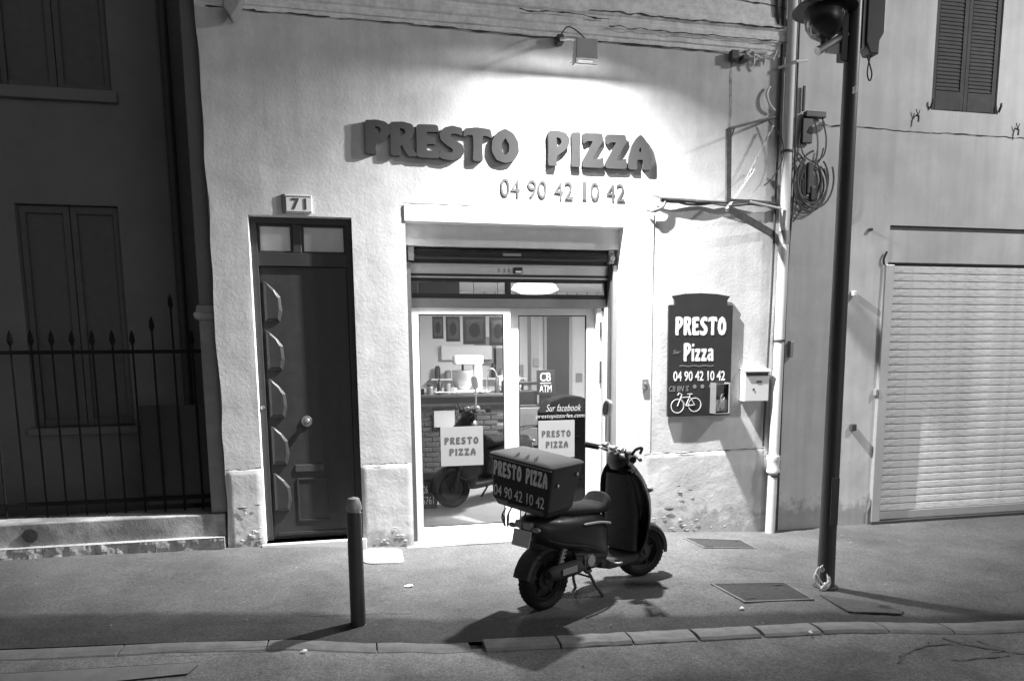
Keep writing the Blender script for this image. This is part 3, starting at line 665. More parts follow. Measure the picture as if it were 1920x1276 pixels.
text('lettering', 'CB', .05, .20, .16, .12, .002, M_chalk, cb, y=-.001, bold=0); MB().box(.05,.21,-.003,-.001,.165,.175).build('line', M_chalk, cb)
text('lettering', 'ATM', .04, .04, .18, .10, .002, M_chalk, cb, y=-.001, bold=0)
MB().box(.06,.21,.016,.10,-.14,.04).build('foot', M_black, cb)
# big rounded black case
bc = empty('insulated_case', (2.18,1.25,.007), label='tall black insulated case with a rounded top behind the right glass', cat='case')
P = [(.0,0),(.68,0),(.69,.80),(.66,1.10),(.59,1.32),(.50,1.41),(.27,1.42),(.10,1.36),(0,1.22)]
MB().prism(P, 0, .42).build('case_body', mat('case_fabric', .015, .95, .2, 9, spec=.05), bc, bevel=.05, seg=4)
MB().tube([(.2,-.02,.9),(.2,-.05,.93),(.45,-.05,.93),(.45,-.02,.9)], .014).build('carry_handle', M_rubber, bc, smooth=True)

# ------------------------------------------------------------------ scooters
def spo(a, h, zc, ex=2.6, n=20, x=0, cy=0):
    out = []
    for k in range(n):
        t = 2*math.pi*k/n; c, s_ = math.cos(t), math.sin(t)
        out.append((x, cy+a*math.copysign(abs(c)**(2/ex), c), zc+h*math.copysign(abs(s_)**(2/ex), s_)))
    return out
def make_wheel(name, root, x, w=.058, r=.235, rot=0):
    t = MB(); prof = []
    for k in range(16):
        a = 2*math.pi*k/16; prof.append((r-.045+.045*math.cos(a), w*math.copysign(abs(math.sin(a))**.75, math.sin(a))))
    t.lathe(prof, axis='y', n=40, closed=True)
    for k in range(40):
        a = 2*math.pi*k/40
        for s_ in (-1,1):
            c0, s0 = math.cos(a), math.sin(a); c1, s1 = math.cos(a+.06), math.sin(a+.06); ra, rb_ = r+.003, r-.012
            t.add([(ra*c0,s_*.006,ra*s0),(ra*c1,s_*.006,ra*s1),(rb_*c1+0,s_*w*.85,rb_*s1),(rb_*c0,s_*w*.85,rb_*s0)], [(0,1,2,3)])
    o = t.build(name, M_rubber, root, loc=(x,0,r), smooth=True, fix=False); o.rotation_euler.z = rot
    rm = MB(); rm.lathe([(.150,-.042),(.158,-.045),(.150,-.030),(.140,-.02),(.140,.02),(.150,.030),(.158,.045),(.150,.042)], axis='y', n=32)
    for k in range(5):
        a = 2*math.pi*k/5+.3
        rm.tube([(.03*math.cos(a),0,.03*math.sin(a)),(.09*math.cos(a+.08),0,.09*math.sin(a+.08)),(.148*math.cos(a),0,.148*math.sin(a))], [.020,.014,.017], 6)
    rm.lathe([(0,-.05),(.035,-.05),(.045,-.03),(.045,.03),(.035,.05),(0,.05)], axis='y', n=16)
    rm.lathe([(0,.012),(.145,.012),(.145,.016),(0,.016)], axis='y', n=24); rm.build('rim', M_scootm, o, smooth=True)
    MB().lathe([(.045,-.034),(.085,-.034),(.085,-.030),(.045,-.030)], axis='y', n=24, closed=True).build('brake_disc', M_scootm, o)
    return o
def make_scooter(label, loc, rz, box=True, group=None, lean=0, steer=R(-17)):
    t = empty('scooter', loc, rz, label, 'scooter', group); t.rotation_euler.x = lean
    make_wheel('rear_wheel', t, 0, .062, .237); make_wheel('front_wheel', t, 1.19, .052, .230, -.10)
    # front mudguard
    mg = MB(); rings = []
    for k in range(13):
        a = R(-5+k*13); rr = .262
        rings.append([(1.19+(rr+dz)*math.cos(a), yy, .23+(rr+dz)*math.sin(a)) for yy, dz in ((-.075,-.05),(-.07,-.012),(-.045,.004),(0,.010),(.045,.004),(.07,-.012),(.075,-.05),(.066,-.05),(.06,-.02),(0,-.002),(-.06,-.02),(-.066,-.05))])
    mg.loft(rings); mg.build('front_mudguard', M_scoot, t, smooth=True)
    # fork
    for s_ in (-1,1): MB().tube([(1.19,s_*.078,.23),(1.12,s_*.078,.42),(1.06,s_*.05,.56)], [.020,.024,.024], 10).build('fork_leg', M_scootm, t, smooth=True)
    MB().tube([(1.08,0,.50),(.93,0,1.02)], .035, 12).build('steering_column', M_scootm, t, smooth=True)
    # leg shield: curved shell, wide at the middle, narrowing to the handlebar
    rings = []
    for z, hw, xe, bul, th in ((.25,.13,1.00,.05,.05),(.30,.17,.99,.09,.05),(.38,.205,.985,.14,.045),(.48,.225,.985,.20,.04),(.60,.235,.98,.235,.035),(.72,.235,.965,.235,.035),(.82,.222,.945,.215,.035),(.90,.195,.925,.185,.035),(.97,.155,.905,.15,.04),(1.02,.11,.89,.12,.05),(1.05,.07,.885,.09,.05)):
        f_ = []; n = 12
        for k in range(n+1):
            u = -1+2*k/n; f_.append((xe+.015+bul*(1-abs(u)**2.2), 1.12*hw*u, z+.02*(1-u*u)))
        bk = [(x-th*(1.0 if abs(y) < hw*.98 else .35), y*.965, z_) for x, y, z_ in reversed(f_)]
        rings.append(f_+bk)
    MB().loft(rings).build('leg_shield', M_scoot, t, smooth=True)
    # inner glove panel
    MB().loft([spo(.13,.045,0,3,16) for _ in range(1)]*0 or [[(p[2]+xx, p[1]*wy, zz) for p in spo(.16,.05,0,3,16)] for xx, zz, wy in ((.94,.30,1),(.945,.6,1.05),(.925,.85,.9),(.90,.95,.7))]).build('inner_panel', M_scootm, t, smooth=True)
    hl = MB().ellipsoid((1.02,0,.965),(.045,.085,.05)).build('headlight', M_chrome, t, smooth=True)
    for s_ in (-1,1): MB().ellipsoid((1.13,s_*.14,.80),(.03,.05,.028),12,8).build('turn_signal', M_alud, t, smooth=True)
    # handlebar
    MB().loft([[(p[2]*.9+xx, p[1], zz+p[2]*.25) for p in spo(wy,.06*sc,0,2.4,16)] for xx, zz, wy, sc in ((.90,1.00,.07,1),(.905,1.05,.12,1.3),(.905,1.09,.13,1.2),(.90,1.125,.09,.9),(.90,1.135,.03,.3))]).build('handlebar_cowl', M_scoot, t, smooth=True)
    hb = MB().tube(spline([(.80,.34,1.10),(.86,.22,1.095),(.905,.1,1.07),(.905,-.1,1.07),(.86,-.22,1.095),(.80,-.34,1.10)],5), .012, 10).build('handlebar', M_chrome, t, smooth=True)
    for s_ in (-1,1):
        MB().tube([(.855,s_*.235,1.0955),(.80,s_*.345,1.10)], [.024,.027], 12).build('grip', M_rubber, hb, smooth=True)
        MB().tube(spline([(.90,s_*.17,1.105),(.905,s_*.24,1.10),(.87,s_*.345,1.095)],4), [.013]*8+[.016], 8).build('brake_lever', M_chrome, hb, smooth=True)
        MB().box(.865,.925,min(s_*.13,s_*.20),max(s_*.13,s_*.20),1.075,1.125).build('switch_box', M_scootm, hb, bevel=.012)
    MB().ellipsoid((.85,-.11,1.13),(.045,.04,.025),12,8).build('fluid_reservoir', M_chrome, t, smooth=True)
    MB().ellipsoid((.86,.13,1.13),(.05,.045,.03),12,8).build('fluid_reservoir', M_chrome, t, smooth=True)
    MB().tube(spline([(.86,-.24,1.11),(.85,-.30,1.17),(.88,-.34,1.19),(.90,-.30,1.14)],5), .012, 8).build('mirror_stub', M_scootm, t, smooth=True)
    MB().ellipsoid((.845,0,1.125),(.05,.055,.03),12,8).build('dashboard', M_chrome, t, smooth=True)
    for zc_, yy in ((1.02,-.05),(1.02,.05)): MB().tube(spline([(.93,yy*2.6,1.10),(1.0,yy*2,1.06),(.98,yy,.98)],5), .006, 6).build('brake_cable', M_cable, t, smooth=True)
    ms = MB().tube(spline([(.885,.16,1.11),(.895,.19,1.24),(.90,.205,1.375)],5), .012, 8).build('mirror_stem', M_white, t, smooth=True)
    mi = MB().loft([[(.90+dx+ (p[2])*.10, .205+p[1], 1.435+p[2]) for p in spo(w_,h_,0,2.6,18)] for dx, w_, h_ in ((-.012,.050,.070),(0,.056,.076),(.022,.050,.068),(.034,.03,.04))]).build('mirror', M_white, t, smooth=True)
    MB().loft([[(.8855+dx+(p[2])*.10, .205+p[1], 1.435+p[2]) for p in spo(.036,.055,0,2.6,18)] for dx in (-.003,.0015)]).build('mirror_glass', M_scoot, mi, smooth=True)
    ax0 = Vector((1.19,0,0)); ax = Vector((.93-1.19,0,1.05)).normalized()
    SM = Matrix.Translation(ax0) @ Matrix.Rotation(steer, 4, ax) @ Matrix.Translation(-ax0)
    for ch in list(t.children):
        if ch.name.split('.')[0] in ('front_wheel','front_mudguard','fork_leg','steering_column','handlebar','handlebar_cowl','fluid_reservoir','mirror_stub','brake_cable_','dashboard','mirror_stem','mirror'):
            ch.matrix_basis = (SM @ Matrix.Translation((0,0,.035)) if ch.name.split('.')[0] in ('handlebar','fluid_reservoir','mirror_stub','dashboard','mirror_stem','mirror') else SM) @ ch.matrix_basis
    # floorboard
    MB().loft([spo(wy,h_,zc,5,20,x) for x, wy, h_, zc in ((.52,.14,.04,.27),(.62,.165,.04,.245),(.8,.165,.035,.235),(.96,.165,.04,.24),(1.05,.12,.05,.27))]).build('floorboard', M_scootm, t, smooth=True)
    # rear body
    MB().loft([spo(wy,h_,zc,2.8,24,x) for x, wy, h_, zc in ((.66,.07,.10,.44),(.63,.12,.18,.46),(.56,.155,.215,.48),(.42,.175,.195,.53),(.25,.185,.165,.575),(.05,.180,.145,.61),(-.08,.155,.12,.64),(-.16,.11,.085,.67),(-.20,.06,.045,.69))]).build('rear_body', M_scoot, t, smooth=True)
    # seat
    MB().loft([spo(wy,h_,zc,2.5,20,x) for x, wy, h_, zc in ((.72,.05,.025,.715),(.70,.09,.055,.725),(.665,.115,.085,.745),(.62,.125,.090,.745),(.57,.135,.050,.72),(.48,.145,.040,.72),(.35,.15,.050,.735),(.20,.145,.055,.745),(.08,.12,.045,.75),(.02,.06,.02,.75))]).build('seat', M_rubber, t, smooth=True)
    # side trim seen as a pale sweep
    MB().tube(spline([(.60,-.160,.60),(.45,-.185,.635),(.25,-.190,.65)],5), [.010]*10+[.004], 8).build('side_trim', M_alud, t, smooth=True)
    # engine, exhaust, stand
    e = MB(); e.loft([spo(.085,h_,zc,3,16,x,.09) for x, h_, zc in ((-.07,.06,.26),(0,.085,.26),(.25,.075,.29),(.42,.08,.32),(.48,.05,.33))]); e.build('transmission_case', M_scootm, t, smooth=True)
    MB().loft([spo(.14,h_,zc,3,16,x) for x, h_, zc in ((.22,.08,.36),(.35,.13,.36),(.52,.14,.36),(.60,.09,.36))]).build('engine', M_scootm, t, smooth=True)
    ex = MB(); ex.lathe([(.0,-.16),(.035,-.16),(.045,-.14),(.055,-.10),(.058,.12),(.05,.18),(.02,.21)], (.05,-.155,.32), 'x', 18); ex.tube(spline([(.25,-.155,.32),(.33,-.15,.25),(.45,-.08,.22)],5), .016, 8)
    ex.build('exhaust', M_galv if False else M_scootm, t, smooth=True)
    MB().box(-.02,.14,-.222,-.214,.31,.36).build('heat_shield', M_alud, t, bevel=.003)
    MB().lathe([(0,-.03),(.045,-.03),(.05,0),(0,.0)], (.36,-.145,.34), 'y', 16).build('fan_cover', M_galv, t, smooth=True)
    for s_ in (-1,1):
        MB().tube([(.42,s_*.07,.24),(.47,s_*.12,.10),(.53,s_*.15,.008)], [.013,.012,.014], 8).build('stand_leg', M_iron, t, smooth=True)
    MB().tube([(.44,-.11,.17),(.44,.11,.17)], .009, 8).build('stand_bar', M_iron, t)
    MB().tube(spline([(.58,-.14,.30),(.62,-.20,.27),(.66,-.24,.275)],4), .009, 8).build('foot_peg', M_galv, t, smooth=True)
    # tail: mudguard, light, plate
    MB().loft([spo(w__,h__,z__,3,16,x__) for x__, w__, h__, z__ in ((-.10,.07,.05,.53),(.05,.08,.07,.52),(.22,.10,.12,.47),(.36,.11,.12,.44))]).build('swing_arm', M_scootm, t, smooth=True)
    mg = MB(); rings = []
    for k in range(8):
        a = R(70+k*14); rr = .262
        rings.append([(rr*math.cos(a)+(dz)*math.cos(a), yy, .237+(rr+dz)*math.sin(a)) for yy, dz in ((-.08,-.03),(-.075,0),(0,.012),(.075,0),(.08,-.03),(0,-.0)) ])
    mg.loft(rings); mg.build('rear_mudguard', M_scootm, t, smooth=True)
    MB().box(-.225,-.185,-.085,.085,.665,.725).build('tail_light', M_alud, t, bevel=.012)
    pl_ = MB().add([(-.255,-.09,.54),(-.255,.09,.54),(-.225,.09,.66),(-.225,-.09,.66),(-.247,-.09,.538),(-.247,.09,.538),(-.217,.09,.658),(-.217,-.09,.658)],[(0,1,2,3),(7,6,5,4),(0,4,5,1),(1,5,6,2),(2,6,7,3),(3,7,4,0)]).build('licence_plate', M_alu, t)
    MB().tube([(-.22,0,.65),(-.14,0,.66)], .02, 8).build('plate_bracket', M_scootm, t)
    for s_ in (-1,1):
        MB().ellipsoid((-.205,s_*.125,.675),(.022,.040,.020),12,8).build('rear_indicator', M_alud, t, smooth=True)
        sp_ = MB(); sp_.tube([(.03,s_*.115,.30),(.13,s_*.12,.56)], .014, 8)
        sp_.tube([(.045+.08*i/48+.022*math.cos(i*.9), s_*.117+.022*math.sin(i*.9), .335+.19*i/48) for i in range(49)], .005, 5); sp_.build('shock_absorber', M_galv, t, smooth=True)
        MB().tube(spline([(.60,s_*.150,.335),(.50,s_*.178,.39),(.30,s_*.189,.47),(.05,s_*.183,.53),(-.10,s_*.155,.585)],6), .0035, 5).build('panel_seam', M_gap, t)
    MB().tube(spline([(.30,.165,.30),(.18,.19,.24),(.10,.20,.27)],5), .009, 6).build('kick_starter', M_galv, t, smooth=True)
    for i in range(5): MB().box(.305+i*.022,.312+i*.022,-.152,-.1455,.29,.385).build('cooling_rib', M_galv, t)
    MB().tube(spline([(.56,-.10,.30),(.42,-.13,.27),(.25,-.12,.33),(.10,-.10,.30)],5), .006, 6).build('brake_cable', M_cable, t, smooth=True)
    # rack
    rk = MB(); 
    for s_ in (-1,1): rk.tube([(.15,s_*.09,.80),(.0,s_*.10,.845),(-.28,s_*.10,.855)], .010, 8)
    for x in (.0,-.14,-.27): rk.tube([(x,-.10,.85),(x,.10,.85)], .009, 8)
    rk.build('luggage_rack', M_iron, t, smooth=True)
    if box:
        hw, l_, z0, z1 = .285, .20, .80, 1.175
        c = Vector((-.075,.05)); yw = R(8)
        def P_(x, y, z):
            ca, sa = math.cos(yw), math.sin(yw); cr_, sr_ = math.cos(R(7)), math.sin(R(7)); dz_ = z-.80; y, z = y*cr_-dz_*sr_*1.0, .80+dz_*cr_+y*sr_
            return (c.x+ca*x-sa*y, c.y+sa*x+ca*y, z)
        def rbox(mb, a, b, z, r=.03, n=5):
            pts = []
            for sx, sy, a0 in ((1,1,0),(-1,1,90),(-1,-1,180),(1,-1,270)):
                for k in range(n+1):
                    an = R(a0+90*k/n); pts.append(P_(sx*(a-r)+r*math.cos(an), sy*(b-r)+r*math.sin(an), z))
            return pts
        mb = MB(); mb.loft([rbox(mb, l_-.055, hw-.05, z0), rbox(mb, l_-.025, hw-.025, z0+.05), rbox(mb, l_, hw, z1)])
        body = mb.build('delivery_box', M_scoot, t, bevel=.006)
        mb = MB(); mb.loft([rbox(mb, l_+.012, hw+.012, z1+.003, .035), rbox(mb, l_+.014, hw+.014, z1+.014, .035), rbox(mb, l_+.004, hw+.002, z1+.024, .04), rbox(mb, l_-.03, hw-.035, z1+.030, .05), rbox(mb, l_*.3, hw*.3, z1+.026, .03)])
        mb.build('lid', mat('lid_plastic', .09, .75, .15, 8, spec=.3), body, smooth=True)
        mb = MB()
        for q in (-.08,.0,.09): mb.tube([P_(-l_-.012,q*1.2-.05,z1+.01),P_(-l_+.03,q-.03,z1+.036),P_(-l_+.10,q,z1+.042)], .008, 6)
        mb.build('lid_hinge', M_iron, body, smooth=True)
        # rim, rivets
        MB().tube([P_(-l_-.006,-hw-.004,z1-.006),P_(-l_-.006,hw+.004,z1-.006)], .006, 6).build('rim_strip', M_alud, body)
        for xx in (-.10,.13): MB().ellipsoid(P_(xx,-hw-.002+(.004 if xx < 0 else 0),z1-.07 - (.06 if xx<0 else 0)), (.011,.011,.016), 8, 6).build('rivet', M_chrome, body, smooth=True)
        # lettering on the rear face: face slopes inwards towards the bottom
        def face(me):
            for v in me.vertices:
                u, d_, z = v.co
                k = (z-(z0+.05))/(z1-z0-.05); xo = -(l_-.025+.025*k)-.0015+d_
                v.co = P_(xo, -u, z)
        for ob in word('PRESTO PIZZA', -.245, z1-.145, .50, .115, .002, M_boxprint, body, gap=.10): face(ob.data); ob.data.update()
        o1 = text('lettering', '04 90 42 10 42', -.235, z0+.075, .47, .085, .002, M_boxprint, body, bold=0); face(o1.data)
        # straps
        for q, dx in ((.18,-.03),(.15,.0),(.0,.02)): MB().tube(spline([(c.x-.12+dx,q,z0),(c.x-.16+dx,q,z0-.06),(c.x-.15,q+.01,z0-.14),(c.x-.13+dx,q+.02,z0-.05)],6), .006, 6).build('strap', M_cable, t, smooth=True)
    return t
sc = make_scooter('dark delivery scooter on the pavement with a lettered pizza box on its rack', (1.323,-2.027,g(1.3)-.004), math.atan2(.518,.855), True)
sc2 = make_scooter('dark scooter parked inside the shop behind the left glass pane', (2.10,2.55,.007), R(218), False); sc2.scale = (1.07,1.07,1.07)
# second delivery box on the shop floor
b2 = empty('spare_delivery_box', (.70,1.75,.007), label='black lettered delivery box standing on the shop floor at the left', cat='box')
MB().box(-.25,.20,0,.42,0,.36).build('box_body', M_black, b2, bevel=.03, seg=3); MB().box(-.26,.21,-.01,.43,.365,.42).build('lid', M_iron, b2, bevel=.02, seg=3)
text('lettering', '04 06 10', -.06, .20, .22, .10, .002, M_boxprint, b2, y=-.001, bold=0); text('lettering', '1 5761', -.04, .06, .19, .10, .002, M_boxprint, b2, y=-.001, bold=0)
MB().box(-.1,.04,.1,.2,.421,.46).build('latch', M_alud, b2, bevel=.01)

# ------------------------------------------------------------------ shop sign letters
SG = empty('shop_sign_letters', (0,0,0), label='row of thick block letters reading PRESTO PIZZA on the wall over the shop', cat='sign')
tot = 1.487; 
word('PRESTO', .125, 3.815, 1.47, .300, .040, M_letter, SG, y=-.008, single=False, gap=-.015, bev=0, dz=[.0,-.005,-.012,-.018,-.02,-.02])
word('PIZZA', 1.888, 3.785, 1.09, .325, .040, M_letter, SG, y=-.008, single=False, gap=.05)
PN = empty('phone_number_letters', (0,0,0), label='thin raised digits 04 90 42 10 42 on the wall under the shop name', cat='sign')
xx = 1.414
for grp in ('04','90','42','10','42'):
    for dgt in grp:
        w_ = .045 if dgt == '1' else .092
        text('digit', dgt, xx+(.02 if dgt == '1' else 0), 3.478+random.uniform(-.003,.003), w_, .172, .003, M_digit, PN, y=-.009, bold=.0); xx += .104
    xx += .0655

# ------------------------------------------------------------------ menu board
MBd = empty('menu_sign', (0,0,0), label='tall black board with white PRESTO Pizza lettering and a bicycle drawing', cat='sign')
P = [(3.205,1.262),(3.935,1.262),(3.935,2.44),(3.87,2.445),(3.868,2.49),(3.90,2.535),(3.75,2.558),(3.565,2.566),(3.38,2.558),(3.235,2.535),(3.265,2.49),(3.262,2.445),(3.197,2.44)]
MB().prism(P, -.045, -.012).build('board', M_black, MBd, bevel=.004)
word('PRESTO', 3.275, 2.125, .585, .19, .003, M_chalk, MBd, y=-.0465, gap=.06)
word('Pizza', 3.375, 1.85, .345, .19, .003, M_chalk, MBd, y=-.0465, gap=.07)
text('lettering', '04 90 42 10 42', 3.262, 1.640, .60, .105, .003, M_chalk, MBd, y=-.0465, bold=.012)
text('lettering', 'CB BN %', 3.215, 1.53, .23, .06, .002, M_chalkfaint, MBd, y=-.0465, bold=0, shear=.3)
text('lettering', 'Sur', 3.25, 1.93, .09, .04, .002, M_chalkfaint, MBd, y=-.0465, bold=0, shear=.4)
mb = MB()
for i in range(20):
    mb.box(3.33+i*.02, 3.345+i*.02, -.0485, -.0465, 1.795+.004*math.sin(i), 1.803+.004*math.sin(i)+.003)
mb.build('faded_line', M_chalkfaint, MBd)
for x in (3.51,3.60,3.70): MB().lathe([(0,0),(.022,0),(.022,.002),(0,.002)], (x,-.0485,1.58), 'y', 14).build('round_sticker', M_chalkfaint, MBd)
bk = MB(); Y_ = -.0485
def ring(c, r, w=.0045): 
    bk.lathe([(r-w,0),(r+w,0),(r+w,.002),(r-w,.002)], (c[0],Y_,c[1]), 'y', 26, closed=True)
ring((3.315,1.375),.073); ring((3.515,1.385),.073)
for a, b in (((3.315,1.375),(3.365,1.50)),((3.35,1.465),(3.455,1.47)),((3.35,1.455),(3.415,1.375)),((3.415,1.375),(3.46,1.50)),((3.415,1.375),(3.515,1.385)),((3.455,1.47),(3.515,1.385)),((3.365,1.50),(3.33,1.515)),((3.33,1.515),(3.318,1.49)),((3.43,1.502),(3.485,1.502))):
    bk.tube([(a[0],Y_,a[1]),(b[0],Y_,b[1])], .0045, 4)
bk.build('bicycle_drawing', M_chalk, MBd)
mh = empty('leaflet_holder', (3.70,-.045,1.30), label='clear plastic leaflet holder stuffed with white papers on the black menu board', cat='leaflet holder')
h_ = MB(); h_.box(0,.006,-.10,-.001,0,.30); h_.box(.15,.156,-.10,-.001,0,.30); h_.box(.006,.15,-.10,-.001,0,.006); h_.box(.006,.15,-.10,-.094,.006,.14); h_.box(0,.156,-.11,-.001,.30,.31); h_.build('holder', M_glass, mh)
for q in ((-.006,-.001,-.13,-.001,-.01,.32),(.157,.162,-.13,-.001,-.01,.32),(-.001,.157,-.13,-.001,-.012,-.004)): MB().box(*q).build('holder_cheek', M_alud, mh)
MB().box(.006,.15,-.012,-.004,.01,.29).build('back_plate', M_iron, mh)
for x, z, a in ((.02,.02,.12),(.07,.03,.17),(.04,.0,.10),(.10,.02,.14)):
    MB().add([(x,-.08+x*.2,z+.01),(x+.04,-.05,z+.02),(x+.05,-.04,z+a),(x+.01,-.07,z+a*.8),(x,-.076+x*.2,z+.01),(x+.04,-.046,z+.02),(x+.05,-.036,z+a),(x+.01,-.066,z+a*.8)],[(0,1,2,3),(7,6,5,4),(0,4,5,1),(1,5,6,2),(2,6,7,3),(3,7,4,0)]).build('leaflet', M_paper, mh)

# ------------------------------------------------------------------ mailbox, bell
ml = empty('mailbox', (4.07,0,1.41), label='small white metal mailbox on the wall right of the black menu board', cat='mailbox')
MB().prism([(0,0),(.29,0),(.29,.335),(0,.335)], -.105, -.002).build('box_body', M_white, ml, bevel=.006)
MB().add([(-.012,-.125,.318),(.302,-.125,.318),(.302,-.001,.352),(-.012,-.001,.352),(-.012,-.125,.330),(.302,-.125,.330),(.302,-.001,.364),(-.012,-.001,.364)],[(3,2,1,0),(4,5,6,7),(0,1,5,4),(1,2,6,5),(2,3,7,6),(3,0,4,7)]).build('lid', M_white, ml, bevel=.003)
MB().box(.015,.275,-.108,-.1055,.275,.31).build('mail_slot', M_ink, ml)
MB().box(.14,.20,-.109,-.1055,.20,.222).build('name_window', M_ink, ml)
MB().lathe([(0,-.005),(.012,-.004),(.012,0),(0,0)], (.105,-.106,.13), 'y', 12).build('lock', M_iron, ml)
bl = empty('door_bell', (2.955,0,1.555), label='small grey bell push on the wall between shop door and menu board', cat='bell')
MB().box(-.035,.035,-.03,-.0145,0,.115).build('bell_body', M_alud, bl, bevel=.006); MB().lathe([(0,-.008),(.014,-.007),(.016,0),(0,0)], (0,-.031,.065), 'y', 14).build('button', M_galv, bl, smooth=True)

# ------------------------------------------------------------------ flood light over the shop
F = empty('floodlight', (2.11,0,4.74), label='small square floodlight on a white arm under the cornice above the sign', cat='floodlight')
MB().tube([(-.10,-.0,.21),(-.10,-.10,.21)], .012).build('wall_stub', M_galv, F)
MB().box(-.135,-.07,-.09,-.005,.175,.255).build('junction_box', M_iron, F, bevel=.008)
a_ = MB(); a_.tube([(-.10,-.08,.21),(-.07,-.30,.135),(.0,-.52,.03)], .018, 10); a_.build('arm', M_white, F, smooth=True)
MB().tube(spline([(-.10,-.06,.25),(-.06,-.16,.29),(-.03,-.34,.19),(.03,-.5,.04)],5), .006).build('cable', M_cable, F, smooth=True)
br = MB(); br.tube([(-.03,-.54,.01),(-.03,-.58,-.07)], .012); br.tube([(.07,-.54,.01),(.07,-.58,-.07)], .012); br.tube([(-.04,-.53,.01),(.08,-.53,.01)], .012); br.build('yoke', M_iron, F)
hd = MB()
# plain box housing, back towards the street, lit face underneath looking at the wall
hd.box(-.105,.10,-.610,-.505,-.155,.015); hd.build('housing', mat('flood_housing', .42, .6, .1, 8), F, bevel=.006)
MB().box(-.125,.125,-.504,-.470,-.168,-.160).build('visor', M_galv, F)
MB().box(-.116,-.106,-.610,-.525,-.203,-.10).build('side_shield', M_galv, F)  # plate added to keep the beam off the upper left wall
MB().box(-.07,.07,-.575,-.515,-.160,-.1555).build('lamp_glass', M_white, F)
fl.location = (2.11, -.545, 4.567)

# ------------------------------------------------------------------ drain pipe
DP = empty('drain_pipe', (0,0,0), label='tall white downpipe running down the joint of the two buildings', cat='pipe')
MB().tube(spline([(4.49,-.075,7.5),(4.485,-.075,5.0),(4.49,-.075,3.16)],6), .050, 18).build('upper_pipe', M_pipe, DP, smooth=True)
MB().tube([(4.49,-.075,3.22),(4.492,-.075,3.08)], .058, 18).build('pipe_socket', M_galv, DP, smooth=True)
MB().tube([(4.49,-.075,3.079),(4.47,-.075,.78)], .054, 18).build('lower_pipe', M_pipe, DP, smooth=True)
MB().lathe([(.055,0),(.072,.0),(.075,.03),(.068,.05),(.068,.13),(.075,.15),(.070,.19),(.055,.19)], (4.465,-.075,.61), n=20).build('collar', M_pipe, DP, smooth=True)
MB().tube([(4.465,-.075,.64),(4.455,-.075,g(4.45)-.02)], .050, 18).build('foot_pipe', M_pipe, DP, smooth=True)
for z in (4.02,2.05,.56):
    MB().lathe([(.056,0),(.062,0),(.062,.022),(.056,.022)], (4.478 if z<3 else 4.488,-.075,z), n=18, closed=True).build('pipe_clamp', M_iron, DP)
thin = MB(); thin.tube(spline([(4.41,-.03,7.5),(4.405,-.03,5.1),(4.40,-.03,3.6),(4.395,-.03,2.6),(4.375,-.03,1.7),(4.36,-.03,.9)],8), .013, 8)
tag(thin.build('conduit', M_iron, None, smooth=True), 'thin dark cable conduit just left of the white downpipe', 'cable')
t2 = MB(); t2.tube(spline([(4.60,-.03,7.5),(4.60,-.03,4.6),(4.61,-.035,3.7),(4.585,-.03,3.1),(4.57,-.02,2.4),(4.555,-.02,1.2)],8), .010, 8)
tag(t2.build('cable', M_cable, None, smooth=True), 'thin dark cable hugging the right side of the white downpipe', 'cable')
t3 = MB(); t3.tube(spline([(4.33,-.03,5.9),(4.34,-.03,5.5),(4.36,-.02,5.30)],5), .016, 8)
tag(t3.build('cable_stub', M_iron, None, smooth=True), 'short dark pipe stub over the cornice left of the downpipe', 'pipe')
wz = MB(); wz.tube([(4.36,-.05,4.86),(4.50,-.15,4.90),(4.66,-.10,4.94)], .014, 8)
tag(wz.build('tie_rod', M_cablew, None, smooth=True), 'short white rod crossing the downpipe near the top', 'rod')

# ------------------------------------------------------------------ old sign bracket
BR = empty('sign_bracket', (0,0,0), label='empty iron sign bracket sticking out of the wall left of the downpipe', cat='bracket')
A_ = Vector((3.665,-.34,4.14)); Bq = Vector((3.68,-.34,3.44)); W1 = Vector((4.39,-.01,4.40)); W2 = Vector((4.39,-.01,3.20))
def bar(name, a, b, w_, d_, mt, par=BR):
    a = Vector(a); b = Vector(b); t = (b-a).normalized(); s = t.cross(Vector((0,1,0))).normalized(); q = t.cross(s)
    v = [p+s*w_*i+q*d_*j for p in (a,b) for i, j in ((-1,-1),(1,-1),(1,1),(-1,1))]
    return MB().add(v, [(0,1,2,3),(7,6,5,4),(0,4,5,1),(1,5,6,2),(2,6,7,3),(3,7,4,0)]).build(name, mt, par, bevel=.003)
bar('upright', A_, Bq, .026, .018, M_rust); bar('top_arm', A_, W1, .011, .016, M_rust); bar('lower_strut', Bq+Vector((0,0,-.06)), W2, .034, .018, M_rust)
bar('cross_arm', Bq+Vector((-.02,0,.02)), (4.40,-.01,3.52), .013, .014, M_rust); bar('pale_strut', Bq+Vector((-.02,-.01,-.07)), (4.12,-.06,3.84), .012, .012, M_alu)
bar('brace', A_+Vector((.02,0,-.1)), A_+Vector((.09,.04,.04)), .008, .008, M_rust); bar('pale_rail', (3.95,-.2,3.49), (4.42,-.12,3.44), .010, .012, M_alu)
BR2 = MB().tube(spline([(4.26,-.07,4.33),(4.40,-.10,4.15),(4.42,-.10,3.95),(4.34,-.08,3.78),(4.24,-.06,3.68)],8), .006, 6).build('loose_wire', M_cable, BR, smooth=True)
lk = MB()
for q in (0,1):
    lk.tube([(4.30-.022*i+.007*math.cos(i*1.6+q*3.14),-.10+.007*math.sin(i*1.6+q*3.14),4.28-.042*i) for i in range(16)], .007, 6)
lk.build('frayed_rope', M_cablew, BR)
